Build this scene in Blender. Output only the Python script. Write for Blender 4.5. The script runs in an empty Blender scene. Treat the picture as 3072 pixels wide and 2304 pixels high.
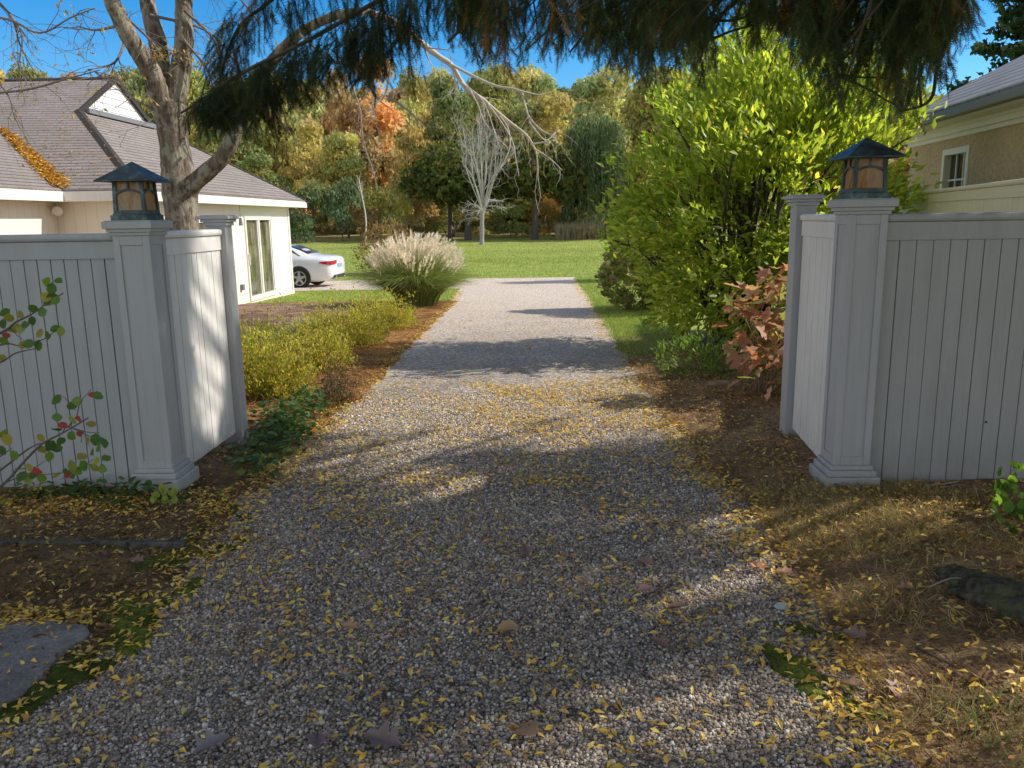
import bpy, bmesh, math
import numpy as np
from mathutils import Vector, Matrix

rng = np.random.default_rng(7)
rad = math.radians
scn = bpy.context.scene
COL = scn.collection

# ------------------------------------------------------------------ camera model
FPX, CAM = 815.0, np.array([0.0, 0.0, 1.62])
def rot(ax, a):
    c, s = math.cos(a), math.sin(a)
    return np.array({'x': [[1, 0, 0], [0, c, -s], [0, s, c]], 'z': [[c, -s, 0], [s, c, 0], [0, 0, 1]]}[ax])
CM = rot('z', rad(1.62)) @ rot('x', math.pi / 2 - math.atan(166 / FPX)) @ rot('z', rad(-0.9))
cam_d = bpy.data.cameras.new('camera'); cam = bpy.data.objects.new('camera', cam_d); COL.objects.link(cam)
m4 = Matrix.Identity(4)
for i in range(3):
    for j in range(3): m4[i][j] = CM[i, j]
    m4[i][3] = CAM[i]
cam.matrix_world = m4
cam_d.sensor_width = 36; cam_d.lens = FPX * 36 / 1024; cam_d.clip_start = 0.05; cam_d.clip_end = 3000
scn.camera = cam
def ray(px, py): return CM @ np.array([(px - 512) / FPX, -(py - 384) / FPX, -1.0])
def at(px, py, Y):
    d = ray(px, py); return CAM + d * (Y / d[1])

# ------------------------------------------------------------------ terrain
def smooth(t): t = np.clip(t, 0, 1); return t * t * (3 - 2 * t)
def T(x, y):
    x = np.asarray(x, float); y = np.asarray(y, float)
    z = np.where(y < 4.5, 0.0, np.where(y < 30, -0.025 * (y - 4.5), -0.6375 + 0.0128 * (y - 30)))
    z = z + np.where(y > 98, 0.17 * (y - 98), 0) + np.where(y > 98, 0.9 * np.sin(x * .05) * smooth((y - 98) / 40), 0)
    side = smooth((x - 1.15) / 0.7) * (1 - smooth((y - 12) / 6)) * (1 - smooth((x - 8) / 6)) * 0.045
    side = side + smooth((-x - 1.75) / 0.8) * (1 - smooth((y - 12) / 6)) * (1 - smooth((-x - 6) / 2)) * 0.02
    b = 0.007 * np.sin(x * 2.1 + 1.3 * np.sin(y * 1.1)) * np.sin(y * 1.7 + .6) * (1 - smooth((y - 14) / 8))
    return z + side + b
def ground(px, py):
    d = ray(px, py); t = 0.8
    for _ in range(4000):
        p = CAM + d * t
        if p[2] < T(p[0], p[1]): break
        t += 0.004 + t * 0.0008
    return np.array([p[0], p[1], float(T(p[0], p[1]))])
XL = ([0, 2.0, 2.42, 2.74, 3.3, 4.1, 5.2, 6.4, 8, 11.2, 19.7, 31.2], [-1.9, -1.85, -1.8, -1.68, -1.6, -1.63, -1.71, -1.72, -1.68, -1.78, -1.9, -2.5])
XR = ([0, 2.2, 2.9, 3.3, 4.2, 5, 7.2, 11.7, 19.2, 31.2], [1.0, 1.08, 1.05, 1.14, 1.14, 1.08, 1.03, 1.12, 1.28, 1.46])
def xl(y): return np.interp(y, *XL) + 0.03 * np.sin(y * 5.1) + 0.02 * np.sin(y * 11.7)
def xr(y): return np.interp(y, *XR) + 0.03 * np.sin(y * 4.3 + 1) + 0.02 * np.sin(y * 12.9)

# ------------------------------------------------------------------ scene-graph helpers
def tag(o, label=None, cat=None, group=None, kind=None):
    if label: o['label'] = label
    if cat: o['category'] = cat
    if group: o['group'] = group
    if kind: o['kind'] = kind
    return o
def thing(name, label, cat, loc=(0, 0, 0), group=None, rotz=0.0):
    o = bpy.data.objects.new(name, None); COL.objects.link(o)
    o.location = [float(v) for v in loc]; o.rotation_euler = (0, 0, rotz); o.empty_display_size = .1
    return tag(o, label, cat, group)
def link(me, name, parent=None, world=True):
    o = bpy.data.objects.new(name, me); COL.objects.link(o)
    if parent is not None:
        o.parent = parent
        if world:
            L = Matrix.Translation(parent.location)
            R = Matrix.Rotation(parent.rotation_euler.z, 4, 'Z')
            m = L @ R; q = parent.parent
            if q is None: o.matrix_parent_inverse = m.inverted()
            else: o.matrix_parent_inverse = Matrix.Identity(4)
    return o

class Buf:
    """collects triangles with a colour per vertex, then becomes ONE mesh object"""
    def __init__(s): s.V = []; s.F = []; s.C = []; s.n = 0
    def add(s, v, f, c=(1, 1, 1)):
        v = np.asarray(v, np.float32).reshape(-1, 3); f = np.asarray(f, np.int64).reshape(-1, 3)
        c = np.asarray(c, np.float32)
        if c.ndim == 1: c = np.tile(c, (len(v), 1))
        s.V.append(v); s.F.append(f + s.n); s.C.append(c); s.n += len(v)
    def inst(s, tv, tf, pos, X, Y, Z, scale, col):
        N = len(pos)
        if N == 0: return
        sc = np.asarray(scale, float)
        if sc.ndim == 0: sc = np.full((N, 3), float(sc))
        elif sc.ndim == 1: sc = np.repeat(sc[:, None], 3, 1)
        tv = np.asarray(tv, float); k = len(tv)
        v = (pos[:, None, :] + (tv[None, :, 0:1] * sc[:, None, 0:1]) * X[:, None, :]
             + (tv[None, :, 1:2] * sc[:, None, 1:2]) * Y[:, None, :] + (tv[None, :, 2:3] * sc[:, None, 2:3]) * Z[:, None, :])
        f = np.asarray(tf)[None] + (np.arange(N) * k)[:, None, None]
        c = np.repeat(np.asarray(col, float)[:, None, :], k, 1)
        s.add(v.reshape(-1, 3), f.reshape(-1, 3), c.reshape(-1, 3))
    def mesh(s, name, mat, sm=False):
        V = np.concatenate(s.V); F = np.concatenate(s.F).astype(np.int32); C = np.concatenate(s.C)
        me = bpy.data.meshes.new(name)
        me.vertices.add(len(V)); me.vertices.foreach_set('co', V.astype(np.float32).ravel())
        me.loops.add(len(F) * 3); me.loops.foreach_set('vertex_index', F.ravel())
        me.polygons.add(len(F)); me.polygons.foreach_set('loop_start', np.arange(0, len(F) * 3, 3, dtype=np.int32))
        if sm: me.polygons.foreach_set('use_smooth', np.ones(len(F), bool))
        a = me.attributes.new('Col', 'FLOAT_COLOR', 'POINT')
        a.data.foreach_set('color', np.concatenate([C, np.ones((len(C), 1), np.float32)], 1).astype(np.float32).ravel())
        me.update(calc_edges=True); me.validate()
        me.materials.append(mat)
        return me
    def build(s, name, mat, parent=None, sm=False, world=True):
        return link(s.mesh(name, mat, sm), name, parent, world)

def unit(v): return v / (np.linalg.norm(v, axis=-1, keepdims=True) + 1e-9)
def rdir(n): return unit(rng.normal(size=(n, 3)))
def frames(Y, hint):
    Y = unit(Y); X = unit(np.cross(Y, hint) + 1e-6); return X, Y, np.cross(X, Y)
def tube(buf, pts, r, sides=6, col=(1, 1, 1)):
    pts = np.asarray(pts, float); k = len(pts); r = np.broadcast_to(np.asarray(r, float), (k,))
    t = unit(np.gradient(pts, axis=0))
    h = np.array([0.3, 0.9, 0.2]) if abs(t[0] @ np.array([.3, .9, .2])) < .85 else np.array([1.0, 0, 0])
    u = unit(np.cross(t, h)); w = np.cross(t, u)
    a = np.linspace(0, 2 * math.pi, sides, endpoint=False)
    v = pts[:, None] + r[:, None, None] * (np.cos(a)[None, :, None] * u[:, None] + np.sin(a)[None, :, None] * w[:, None])
    f = []
    for i in range(k - 1):
        for j in range(sides):
            a0, a1 = i * sides + j, i * sides + (j + 1) % sides
            f += [(a0, a1, a1 + sides), (a0, a1 + sides, a0 + sides)]
    v = v.reshape(-1, 3); e = len(v)
    v = np.concatenate([v, pts[-1:] + t[-1:] * r[-1]])
    f += [((k - 1) * sides + j, (k - 1) * sides + (j + 1) % sides, e) for j in range(sides)]
    buf.add(v, f, col)
def spline(pts, n=8):
    """Catmull-Rom through the points"""
    P = np.asarray(pts, float); P = np.concatenate([2 * P[:1] - P[1:2], P, 2 * P[-1:] - P[-2:-1]])
    out = []
    for i in range(1, len(P) - 2):
        for t in np.linspace(0, 1, n, endpoint=False):
            a, b, c, d = P[i - 1:i + 3]
            out.append(.5 * (2 * b + (c - a) * t + (2 * a - 5 * b + 4 * c - d) * t * t + (3 * b - a - 3 * c + d) * t ** 3))
    out.append(P[-2]); return np.array(out)
def wiggle(a, b, n, amp, sag=0.0):
    t = np.linspace(0, 1, n)[:, None]; a = np.asarray(a, float); b = np.asarray(b, float)
    o = rng.normal(size=(n, 3)) * amp; o[0] = 0
    o = np.cumsum(o, 0) * .5
    return a + (b - a) * t + o + np.array([0, 0, -sag]) * (t * (1 - t) * 4) * -1

# hard-surface pieces: boxes/prisms gathered into one bmesh per part
class Hard:
    def __init__(s): s.bm = bmesh.new(); s.uv = None
    def box(s, lo, hi, M=None):
        vs = [s.bm.verts.new((x, y, z)) for x in (lo[0], hi[0]) for y in (lo[1], hi[1]) for z in (lo[2], hi[2])]
        if M is not None:
            for v in vs: v.co = M @ v.co
        for q in ((0, 1, 3, 2), (4, 6, 7, 5), (0, 4, 5, 1), (2, 3, 7, 6), (0, 2, 6, 4), (1, 5, 7, 3)):
            s.bm.faces.new([vs[i] for i in q])
    def prism(s, poly, d, M=None):
        """poly: 3D points, extruded along vector d"""
        d = Vector(d); a = [Vector(p) for p in poly]; b = [p + d for p in a]
        if M is not None: a = [M @ p for p in a]; b = [M @ p for p in b]
        a = [s.bm.verts.new(p) for p in a]; b = [s.bm.verts.new(p) for p in b]
        s.bm.faces.new(a); s.bm.faces.new(b[::-1]); n = len(a)
        for i in range(n): s.bm.faces.new((a[i], b[i], b[(i + 1) % n], a[(i + 1) % n]))
    def frustum(s, z0, a0, z1, a1, c=(0, 0)):
        A = [(-a0, -a0), (a0, -a0), (a0, a0), (-a0, a0)]
        lo = [s.bm.verts.new((c[0] + x, c[1] + y, z0)) for x, y in A]
        hi = [s.bm.verts.new((c[0] + x * a1 / a0, c[1] + y * a1 / a0, z1)) for x, y in A]
        s.bm.faces.new(lo[::-1]); s.bm.faces.new(hi)
        for i in range(4): s.bm.faces.new((lo[i], lo[(i + 1) % 4], hi[(i + 1) % 4], hi[i]))
    def cyl(s, p, q, r0, r1=None, n=20):
        p = Vector(p); q = Vector(q); r1 = r0 if r1 is None else r1
        d = (q - p).normalized(); u = d.orthogonal().normalized(); w = d.cross(u)
        A = [u * math.cos(2 * math.pi * i / n) + w * math.sin(2 * math.pi * i / n) for i in range(n)]
        a = [s.bm.verts.new(p + x * r0) for x in A]; b = [s.bm.verts.new(q + x * r1) for x in A]
        s.bm.faces.new(a[::-1]); s.bm.faces.new(b)
        for i in range(n): s.bm.faces.new((a[i], a[(i + 1) % n], b[(i + 1) % n], b[i]))
    def quad(s, pts, uv=None):
        f = s.bm.faces.new([s.bm.verts.new(p) for p in pts])
        if uv:
            if s.uv is None: s.uv = s.bm.loops.layers.uv.new('UVMap')
            for l, t in zip(f.loops, uv): l[s.uv].uv = t
    def build(s, name, mat, parent=None, bevel=0.0, world=True, smooth_=False, fix=True):
        if fix: bmesh.ops.recalc_face_normals(s.bm, faces=s.bm.faces[:])
        me = bpy.data.meshes.new(name); s.bm.to_mesh(me); s.bm.free()
        if smooth_: me.polygons.foreach_set('use_smooth', np.ones(len(me.polygons), bool))
        me.materials.append(mat)
        o = link(me, name, parent, world)
        if bevel:
            b = o.modifiers.new('bevel', 'BEVEL'); b.width = bevel; b.segments = 2; b.limit_method = 'ANGLE'
        return o

# ------------------------------------------------------------------ materials
class NT:
    def __init__(s, name):
        s.mat = bpy.data.materials.new(name); s.mat.use_nodes = True
        s.t = s.mat.node_tree; s.t.nodes.clear(); s.out = s.t.nodes.new('ShaderNodeOutputMaterial')
    def n(s, typ, p=None, **ins):
        nd = s.t.nodes.new('ShaderNode' + typ)
        for k, v in (p or {}).items(): setattr(nd, k, v)
        for k, v in ins.items():
            key = int(k[1:]) if k[0] == 'i' and k[1:].isdigit() else k.replace('_', ' ')
            sock = nd.inputs[key]
            if isinstance(v, bpy.types.NodeSocket): s.t.links.new(v, sock)
            else:
                if isinstance(v, (tuple, list)) and len(v) == 3 and sock.type == 'RGBA': v = (*v, 1)
                sock.default_value = v
        return nd
    def ramp(s, fac, stops, interp='LINEAR'):
        nd = s.t.nodes.new('ShaderNodeValToRGB'); e = nd.color_ramp.elements; nd.color_ramp.interpolation = interp
        while len(e) < len(stops): e.new(0.5)
        for x, (p, c) in zip(e, stops):
            x.position = p; x.color = (c, c, c, 1) if isinstance(c, (int, float)) else (*c, 1)
        s.t.links.new(fac, nd.inputs[0]); return nd.outputs[0]
    def mix(s, f, a, b, mode='MIX'):
        nd = s.t.nodes.new('ShaderNodeMix'); nd.data_type = 'RGBA'; nd.blend_type = mode
        for i, v in ((0, f), (6, a), (7, b)):
            if isinstance(v, bpy.types.NodeSocket): s.t.links.new(v, nd.inputs[i])
            else: nd.inputs[i].default_value = (*v, 1) if isinstance(v, tuple) else v
        return nd.outputs[2]
    def math(s, op, a, b=0.0, clamp=False):
        nd = s.t.nodes.new('ShaderNodeMath'); nd.operation = op; nd.use_clamp = clamp
        for i, v in ((0, a), (1, b)):
            if isinstance(v, bpy.types.NodeSocket): s.t.links.new(v, nd.inputs[i])
            else: nd.inputs[i].default_value = v
        return nd.outputs[0]
    def noise(s, vec, scale, detail=4, rough=.55, **k):
        return s.n('TexNoise', None, Vector=vec, Scale=scale, Detail=detail, Roughness=rough, **k).outputs['Fac']
    def obj(s): return s.n('TexCoord').outputs['Object']
    def map(s, vec, scale=(1, 1, 1), r=(0, 0, 0)): return s.n('Mapping', None, Vector=vec, Scale=scale, Rotation=r).outputs[0]
    def attr(s): return s.n('Attribute', {'attribute_name': 'Col'}).outputs['Color']
    def bsdf(s, color, rough=.6, bump=None, bs=.3, bd=.01, **k):
        if bump is not None: k['Normal'] = s.n('Bump', None, Height=bump, Strength=bs, Distance=bd).outputs[0]
        return s.n('BsdfPrincipled', None, Base_Color=color, Roughness=rough, **k).outputs[0]
    def end(s, sh): s.t.links.new(sh, s.out.inputs[0]); return s.mat

def m_leaf(name, trans=.4, tcol=1.6, rough=.5, objcol=False, spec=.35, warm=(1.0, 1.0, .55)):
    k = NT(name); c = k.attr()
    if objcol: c = k.mix(1.0, c, k.n('ObjectInfo').outputs['Color'], 'MULTIPLY')
    p = k.bsdf(c, rough, Specular_IOR_Level=spec)
    tc = k.mix(1.0, c, tuple(w * tcol for w in warm), 'MULTIPLY')
    t = k.n('BsdfTranslucent', None, Color=tc).outputs[0]
    return k.end(k.n('MixShader', None, Fac=trans, i1=p, i2=t).outputs[0])
def m_plain(name, col, rough=.6, metal=0., **kw):
    k = NT(name); nz = k.noise(k.obj(), 9, 3)
    c = k.mix(k.math('MULTIPLY', nz, .35), col, tuple(v * .7 for v in col))
    return k.end(k.bsdf(c, rough, Metallic=metal, **kw))
def m_vcol(name, rough=.7, bumpscale=0, bs=.4, bd=.01, spec=.3):
    k = NT(name); c = k.attr()
    if bumpscale:
        b = k.noise(k.obj(), bumpscale, 5)
        c = k.mix(1.0, c, k.ramp(b, [(.3, .72), (.7, 1.25)]), 'MULTIPLY')
        return k.end(k.bsdf(c, rough, b, bs, bd, Specular_IOR_Level=spec))
    return k.end(k.bsdf(c, rough, Specular_IOR_Level=spec))

def m_gravel():
    k = NT('gravel'); o = k.obj()
    v = k.n('TexVoronoi', None, Vector=o, Scale=62.0, Randomness=1.0)
    e = k.n('TexVoronoi', {'feature': 'DISTANCE_TO_EDGE'}, Vector=o, Scale=62.0, Randomness=1.0)
    g = k.n('SeparateColor', None, Color=v.outputs['Color'])
    st = k.ramp(g.outputs[0], [(0, (.17, .145, .12)), (.35, (.46, .39, .325)), (.7, (.66, .58, .49)), (1, (.84, .78, .70))])
    st = k.mix(k.math('MULTIPLY', g.outputs[1], .25), st, (.42, .30, .20))
    gap = k.ramp(e.outputs['Distance'], [(.0, .35), (.14, 1.0)])
    c = k.mix(1.0, st, gap, 'MULTIPLY')
    big = k.noise(o, .9, 4); pat = k.ramp(big, [(.38, .82), (.62, 1.15)])
    c = k.mix(1.0, c, pat, 'MULTIPLY')
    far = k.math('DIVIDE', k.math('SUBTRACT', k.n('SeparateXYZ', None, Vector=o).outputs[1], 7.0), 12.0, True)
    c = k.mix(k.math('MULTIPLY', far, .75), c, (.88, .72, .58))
    spk = k.ramp(k.noise(o, 26, 3), [(.40, .68), (.6, 1.25)])
    c = k.mix(1.0, c, spk, 'MULTIPLY')
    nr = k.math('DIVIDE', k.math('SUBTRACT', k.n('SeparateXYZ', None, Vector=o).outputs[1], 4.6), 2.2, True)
    c = k.mix(1.0, c, k.mix(nr, (.72, .72, .73), (1., 1., 1.)), 'MULTIPLY')  # near gravel colour darkened to stand in for the spruce shade
    lf = k.ramp(k.noise(o, 1.3, 5, .7), [(.52, 0.), (.62, .55)])
    lf2 = k.ramp(k.noise(o, 40, 2), [(.52, 0.), (.56, 1.)])
    c = k.mix(k.math('MULTIPLY', lf, k.math('MULTIPLY', lf2, .55)), c, (.55, .33, .07))
    return k.end(k.bsdf(c, .85, gap, .9, .012, Specular_IOR_Level=.25))
def m_litter(name, a, b, c3, green=0.0):
    k = NT(name); o = k.obj()
    n1 = k.noise(o, 2.2, 6, .65); n2 = k.noise(k.map(o, (90, 22, 40), (0, 0, .6)), 1, 3, .6); n3 = k.noise(k.map(o, (25, 95, 40), (0, 0, -.4)), 1, 3, .6)
    c = k.ramp(n2, [(.32, a), (.55, b), (.75, c3)])
    c = k.mix(k.ramp(n3, [(.45, 0.), (.62, .75)]), c, tuple(v * 1.25 for v in c3))
    c = k.mix(k.ramp(n1, [(.42, .75), (.62, 0.)]), c, tuple(v * .55 for v in a))
    if green: c = k.mix(k.ramp(k.noise(o, 3.1, 4), [(.55, 0.), (.68, green)]), c, (.10, .13, .03))
    return k.end(k.bsdf(c, .95, n2, .9, .02, Specular_IOR_Level=.1))
def m_lawn():
    k = NT('lawn'); o = k.obj()
    n1 = k.noise(o, .16, 5, .6); n2 = k.noise(k.map(o, (.35, .9, 1)), 2.5, 5, .7); n3 = k.noise(o, 38, 3, .7)
    c = k.ramp(n2, [(.3, (.22, .29, .055)), (.55, (.34, .40, .09)), (.75, (.46, .45, .16))])
    c = k.mix(k.ramp(n1, [(.5, 0.), (.68, .55)]), c, (.26, .21, .08))
    y = k.n('SeparateXYZ', None, Vector=o).outputs[1]
    dry = k.math('DIVIDE', k.math('SUBTRACT', y, 62), 18, True)
    c = k.mix(k.math('MULTIPLY', dry, k.ramp(k.noise(o, .5, 4), [(.35, .2), (.6, 1.)])), c, (.32, .21, .11))
    c = k.mix(1.0, c, k.ramp(n3, [(.3, .6), (.7, 1.35)]), 'MULTIPLY')
    return k.end(k.bsdf(c, .9, n3, .8, .04, Specular_IOR_Level=.1))
def m_paint(name, col, dirt=.35):
    k = NT(name); o = k.obj()
    n1 = k.noise(k.map(o, (3, 3, .8)), 3, 5, .6); n2 = k.noise(o, 60, 3)
    c = k.mix(k.ramp(n1, [(.35, 0.), (.75, dirt)]), col, tuple(v * .72 for v in col))
    st = k.noise(k.map(o, (34, 34, 1.1)), 1, 4, .6); c = k.mix(k.ramp(st, [(.48, 0.), (.72, .30)]), c, tuple(v * q for v, q in zip(col, (.72, .70, .62))))
    c = k.mix(k.ramp(k.noise(o, 130, 2), [(.70, 0.), (.74, .5)]), c, tuple(v * .5 for v in col))
    w = k.n('NewGeometry').outputs['Position']
    lowz = k.math('SUBTRACT', 1.0, k.math('MULTIPLY', k.math('SUBTRACT', k.n('SeparateXYZ', None, Vector=w).outputs[2], .02), 3.2), True)
    c = k.mix(k.math('MULTIPLY', lowz, k.ramp(k.noise(o, 14, 5), [(.4, 0.), (.7, .35)])), c, (.22, .19, .13))
    return k.end(k.bsdf(c, .5, n2, .12, .004, Specular_IOR_Level=.35))
def m_shingle(name, a, b, sx, sy, stain=(.2, .17, .12)):
    k = NT(name); uv = k.n('TexCoord').outputs['UV']
    br = k.n('TexBrick', {'offset': .5, 'squash': 1.0}, Vector=uv, Color1=a, Color2=b, Mortar=tuple(v * .16 for v in a), Scale=1.0,
             Mortar_Size=.012, Mortar_Smooth=.25, Bias=-.1, Brick_Width=sx, Row_Height=sy)
    n1 = k.noise(uv, 1.1, 6, .65); n2 = k.noise(k.map(uv, (14, 6, 1)), 3, 4)
    c = k.mix(k.ramp(n2, [(.3, .1), (.7, .9)]), br.outputs[0], tuple(v * 1.45 for v in b))
    c = k.mix(k.ramp(n1, [(.4, 0.), (.7, .55)]), c, stain)
    v = k.n('SeparateXYZ', None, Vector=uv).outputs[1]
    saw = k.math('FRACT', k.math('DIVIDE', v, sy))
    c = k.mix(k.ramp(saw, [(.0, .9), (.3, 0.)]), c, tuple(x * .2 for x in a))
    return k.end(k.bsdf(c, .9, k.math('SUBTRACT', 1.0, saw), .8, .025, Specular_IOR_Level=.2))
def m_bark(name, a, b, lich, ls=.5):
    k = NT(name); o = k.obj()
    n1 = k.noise(k.map(o, (26, 26, 5)), 1, 6, .65); n2 = k.noise(k.map(o, (9, 9, 6)), 1, 5, .65)
    c = k.ramp(n1, [(.33, tuple(v * .35 for v in a)), (.5, a), (.7, b)])
    c = k.mix(k.ramp(n2, [(.5, 0.), (.56, ls)]), c, lich)
    return k.end(k.bsdf(c, .95, n1, 1.0, .03, Specular_IOR_Level=.1))
def m_siding():
    k = NT('cream_siding'); o = k.obj(); s = k.n('SeparateXYZ', None, Vector=o)
    t = k.math('FRACT', k.math('DIVIDE', k.math('ADD', s.outputs[0], s.outputs[1]), .21))
    gr = k.ramp(t, [(.0, 0.), (.02, 0.), (.05, 1.), (.95, 1.)])
    n = k.noise(k.map(o, (2, 2, .6)), 2, 4)
    c = k.mix(k.math('MULTIPLY', n, .5), (.82, .765, .655), (.72, .66, .55))
    c = k.mix(k.math('MULTIPLY', k.math('SUBTRACT', 1.0, gr), .35), c, (.42, .34, .24))
    return k.end(k.bsdf(c, .65, gr, .5, .01))
def m_stucco():
    k = NT('tan_stucco'); o = k.obj(); n = k.noise(o, 22, 6, .7); n2 = k.noise(o, 1.2, 5)
    v = k.n('TexVoronoi', None, Vector=o, Scale=16.0).outputs['Distance']
    c = k.mix(k.ramp(n, [(.3, 0.), (.7, 1.)]), (.50, .35, .20), (.74, .57, .37))
    c = k.mix(k.ramp(n2, [(.35, .35), (.65, 0.)]), c, (.33, .24, .15))
    return k.end(k.bsdf(c, .95, k.math('ADD', n, v), .7, .03, Specular_IOR_Level=.1))
def m_patina():
    k = NT('verdigris_copper'); o = k.obj(); n = k.noise(o, 16, 6, .7)
    c = k.ramp(n, [(.33, (.022, .030, .030)), (.52, (.05, .075, .078)), (.70, (.13, .21, .20))])
    return k.end(k.bsdf(c, .5, n, .15, .003, Metallic=.35))
def m_glass_art():
    k = NT('art_glass'); o = k.obj(); n = k.n('TexNoise', None, Vector=k.map(o, (7, 7, 2.2)), Scale=1.4, Detail=5.0, Roughness=.6, Distortion=1.4).outputs['Fac']
    c = k.ramp(n, [(.3, (.30, .14, .06)), (.42, (.56, .30, .13)), (.5, (.60, .46, .24)), (.58, (.55, .33, .23)), (.68, (.40, .46, .25)), (.8, (.66, .62, .50))])
    p = k.bsdf(c, .12, Specular_IOR_Level=.6); t = k.n('BsdfTranslucent', None, Color=k.mix(1.0, c, (1.3, 1.15, .9), 'MULTIPLY')).outputs[0]
    return k.end(k.n('MixShader', None, Fac=.55, i1=p, i2=t).outputs[0])
def m_window(name, tint=(.03, .035, .03), patt=None):
    k = NT(name); c = tint
    if patt:
        n = k.noise(k.map(k.obj(), (6, 6, 2.0)), 1, 4)
        c = k.ramp(n, [(.35, tint), (.55, patt), (.7, tuple(v * 1.7 for v in patt))])
    return k.end(k.bsdf(c, .04, Specular_IOR_Level=.8))

def m_slab():
    k = NT('bluestone'); o = k.obj(); n1 = k.noise(o, 5, 7, .7); n2 = k.noise(o, 70, 4, .7)
    c = k.mix(k.ramp(n1, [(.35, 0.), (.65, 1.)]), (.15, .14, .13), (.27, .255, .24)); c = k.mix(1.0, c, k.ramp(n2, [(.3, .6), (.7, 1.25)]), 'MULTIPLY')
    c = k.mix(k.ramp(k.noise(o, 2.3, 5), [(.58, 0.), (.7, .6)]), c, (.12, .11, .06))
    return k.end(k.bsdf(c, .9, k.math('ADD', n1, n2), .6, .012, Specular_IOR_Level=.2))
M = dict(
    gravel=m_gravel(), lawn=m_lawn(),
    bank=m_litter('needle_litter', (.16, .10, .06), (.32, .20, .105), (.52, .36, .19), .15),
    verge=m_litter('leafy_soil', (.10, .072, .045), (.22, .15, .085), (.38, .26, .12), .12),
    bed=m_litter('orange_mulch', (.16, .07, .025), (.34, .165, .055), (.50, .27, .10)),
    patio=m_litter('brown_patio', (.22, .13, .095), (.32, .20, .145), (.38, .25, .18)),
    fence=m_paint('grey_fence_paint', (.72, .69, .65)), fence_m=m_paint('grey_fence_paint_shaded', (.385, .385, .385)), fence_p=m_paint('grey_post_paint_shaded', (.42, .415, .41)), fence_r=m_paint('grey_fence_paint_shaded_right', (.335, .335, .322), .4),  # one fence paint: front and post copies darkened as shade, returns left light
    trim=m_paint('white_trim', (.78, .75, .68), .15), cream_fence=m_paint('cream_fence_paint', (.74, .68, .44), .2),
    siding=m_siding(), stucco=m_stucco(), roof=m_shingle('brown_shingles', (.18, .15, .135), (.27, .23, .21), .33, .14),
    slate=m_shingle('slate_shingles', (.15, .15, .158), (.26, .26, .268), .28, .20, (.2, .2, .2)),
    patina=m_patina(), artglass=m_glass_art(), glass=m_window('window_glass'), glass2=m_window('sliding_door_glass', (.05, .055, .03), (.16, .15, .09)),
    bark=m_bark('lichen_bark', (.20, .155, .115), (.36, .30, .235), (.42, .40, .30), .6), darkbark=m_bark('dark_bark', (.11, .09, .07), (.20, .165, .13), (.22, .21, .17), .45),
    paletwig=m_vcol('pale_branch', .9), greybark=m_bark('dead_wood', (.36, .33, .31), (.52, .49, .46), (.5, .5, .46), .3),
    gutter=m_plain('grey_gutter', (.20, .20, .21), .5), car=m_plain('white_car_paint', (.80, .80, .82), .25, 0, Coat_Weight=.6, Coat_Roughness=.05),
    rubber=m_plain('tyre_rubber', (.02, .02, .02), .8), alloy=m_plain('alloy', (.5, .5, .52), .3, .9), dark=m_plain('dark_plastic', (.015, .015, .017), .5),
    chrome=m_plain('chrome', (.7, .7, .7), .15, 1.0), lamp=m_plain('tail_lamp_red', (.45, .012, .02), .12), plate=m_plain('plate', (.25, .38, .6), .4),
    stone=m_vcol('stone', .9, 14, .5, .01), slab=m_slab(), timber=m_bark('weathered_timber', (.10, .10, .085), (.16, .16, .13), (.12, .15, .09), .4),
    leaf=m_leaf('shrub_leaf', .42, 1.7), gloss=m_leaf('glossy_leaf', .55, 2.2, .42, spec=.4), fallen=m_leaf('fallen_leaf', .2, 1.3, .6), needle=m_leaf('spruce_needles', .4, 1.8, .6, warm=(1, .9, .5)),
    far=m_leaf('distant_foliage', .35, 1.5, .8, True, .1, (1, 1, .6)), wood=m_leaf('hill_foliage', .35, 1.5, .8, False, .1, (1, 1, .6)), grass=m_leaf('grass_blade', .3, 1.4, .6), plume=m_leaf('grass_plume', .45, 1.1, .8, warm=(1, .95, .85)),
    moss=m_litter('moss', (.05, .07, .012), (.11, .14, .022), (.20, .22, .04)), concrete=m_plain('concrete_block', (.3, .3, .3), .9),
)
DN = dict(leaf=None)

# leaf templates: x = width, y = length, z = normal
LEAF_V = np.array([(0, 0, 0), (-.2, .42, .06), (0, .45, -.03), (.2, .42, .06), (0, 1, -.08)]); LEAF_F = [(0, 2, 1), (0, 3, 2), (1, 2, 4), (2, 3, 4)]
ROUND_V = np.array([(0, 0, 0), (-.30, .22, .04), (-.36, .55, .06), (0, .5, -.02), (.30, .22, .04), (.36, .55, .06), (-.18, .86, .02), (.18, .86, .02), (0, 1, -.04)])
ROUND_F = [(0, 3, 1), (1, 3, 2), (2, 3, 6), (6, 3, 8), (8, 3, 7), (7, 3, 5), (5, 3, 4), (4, 3, 0)]
BLADE_V = np.array([(-.5, 0, 0), (.5, 0, 0), (-.4, .45, .05), (.4, .45, .05), (0, 1, .25)]); BLADE_F = [(0, 1, 3), (0, 3, 2), (2, 3, 4)]
def jitter(base, n, amt=.25, hue=.08):
    c = np.asarray(base, float)[None] * (1 + rng.uniform(-amt, amt, (n, 1))) * (1 + rng.uniform(-hue, hue, (n, 3)))
    return np.clip(c, 0, 1)
def pick(cols, n, p=None, amt=.2):
    i = rng.choice(len(cols), n, p=p); return np.clip(np.asarray(cols)[i] * (1 + rng.uniform(-amt, amt, (n, 1))), 0, 1)

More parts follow.
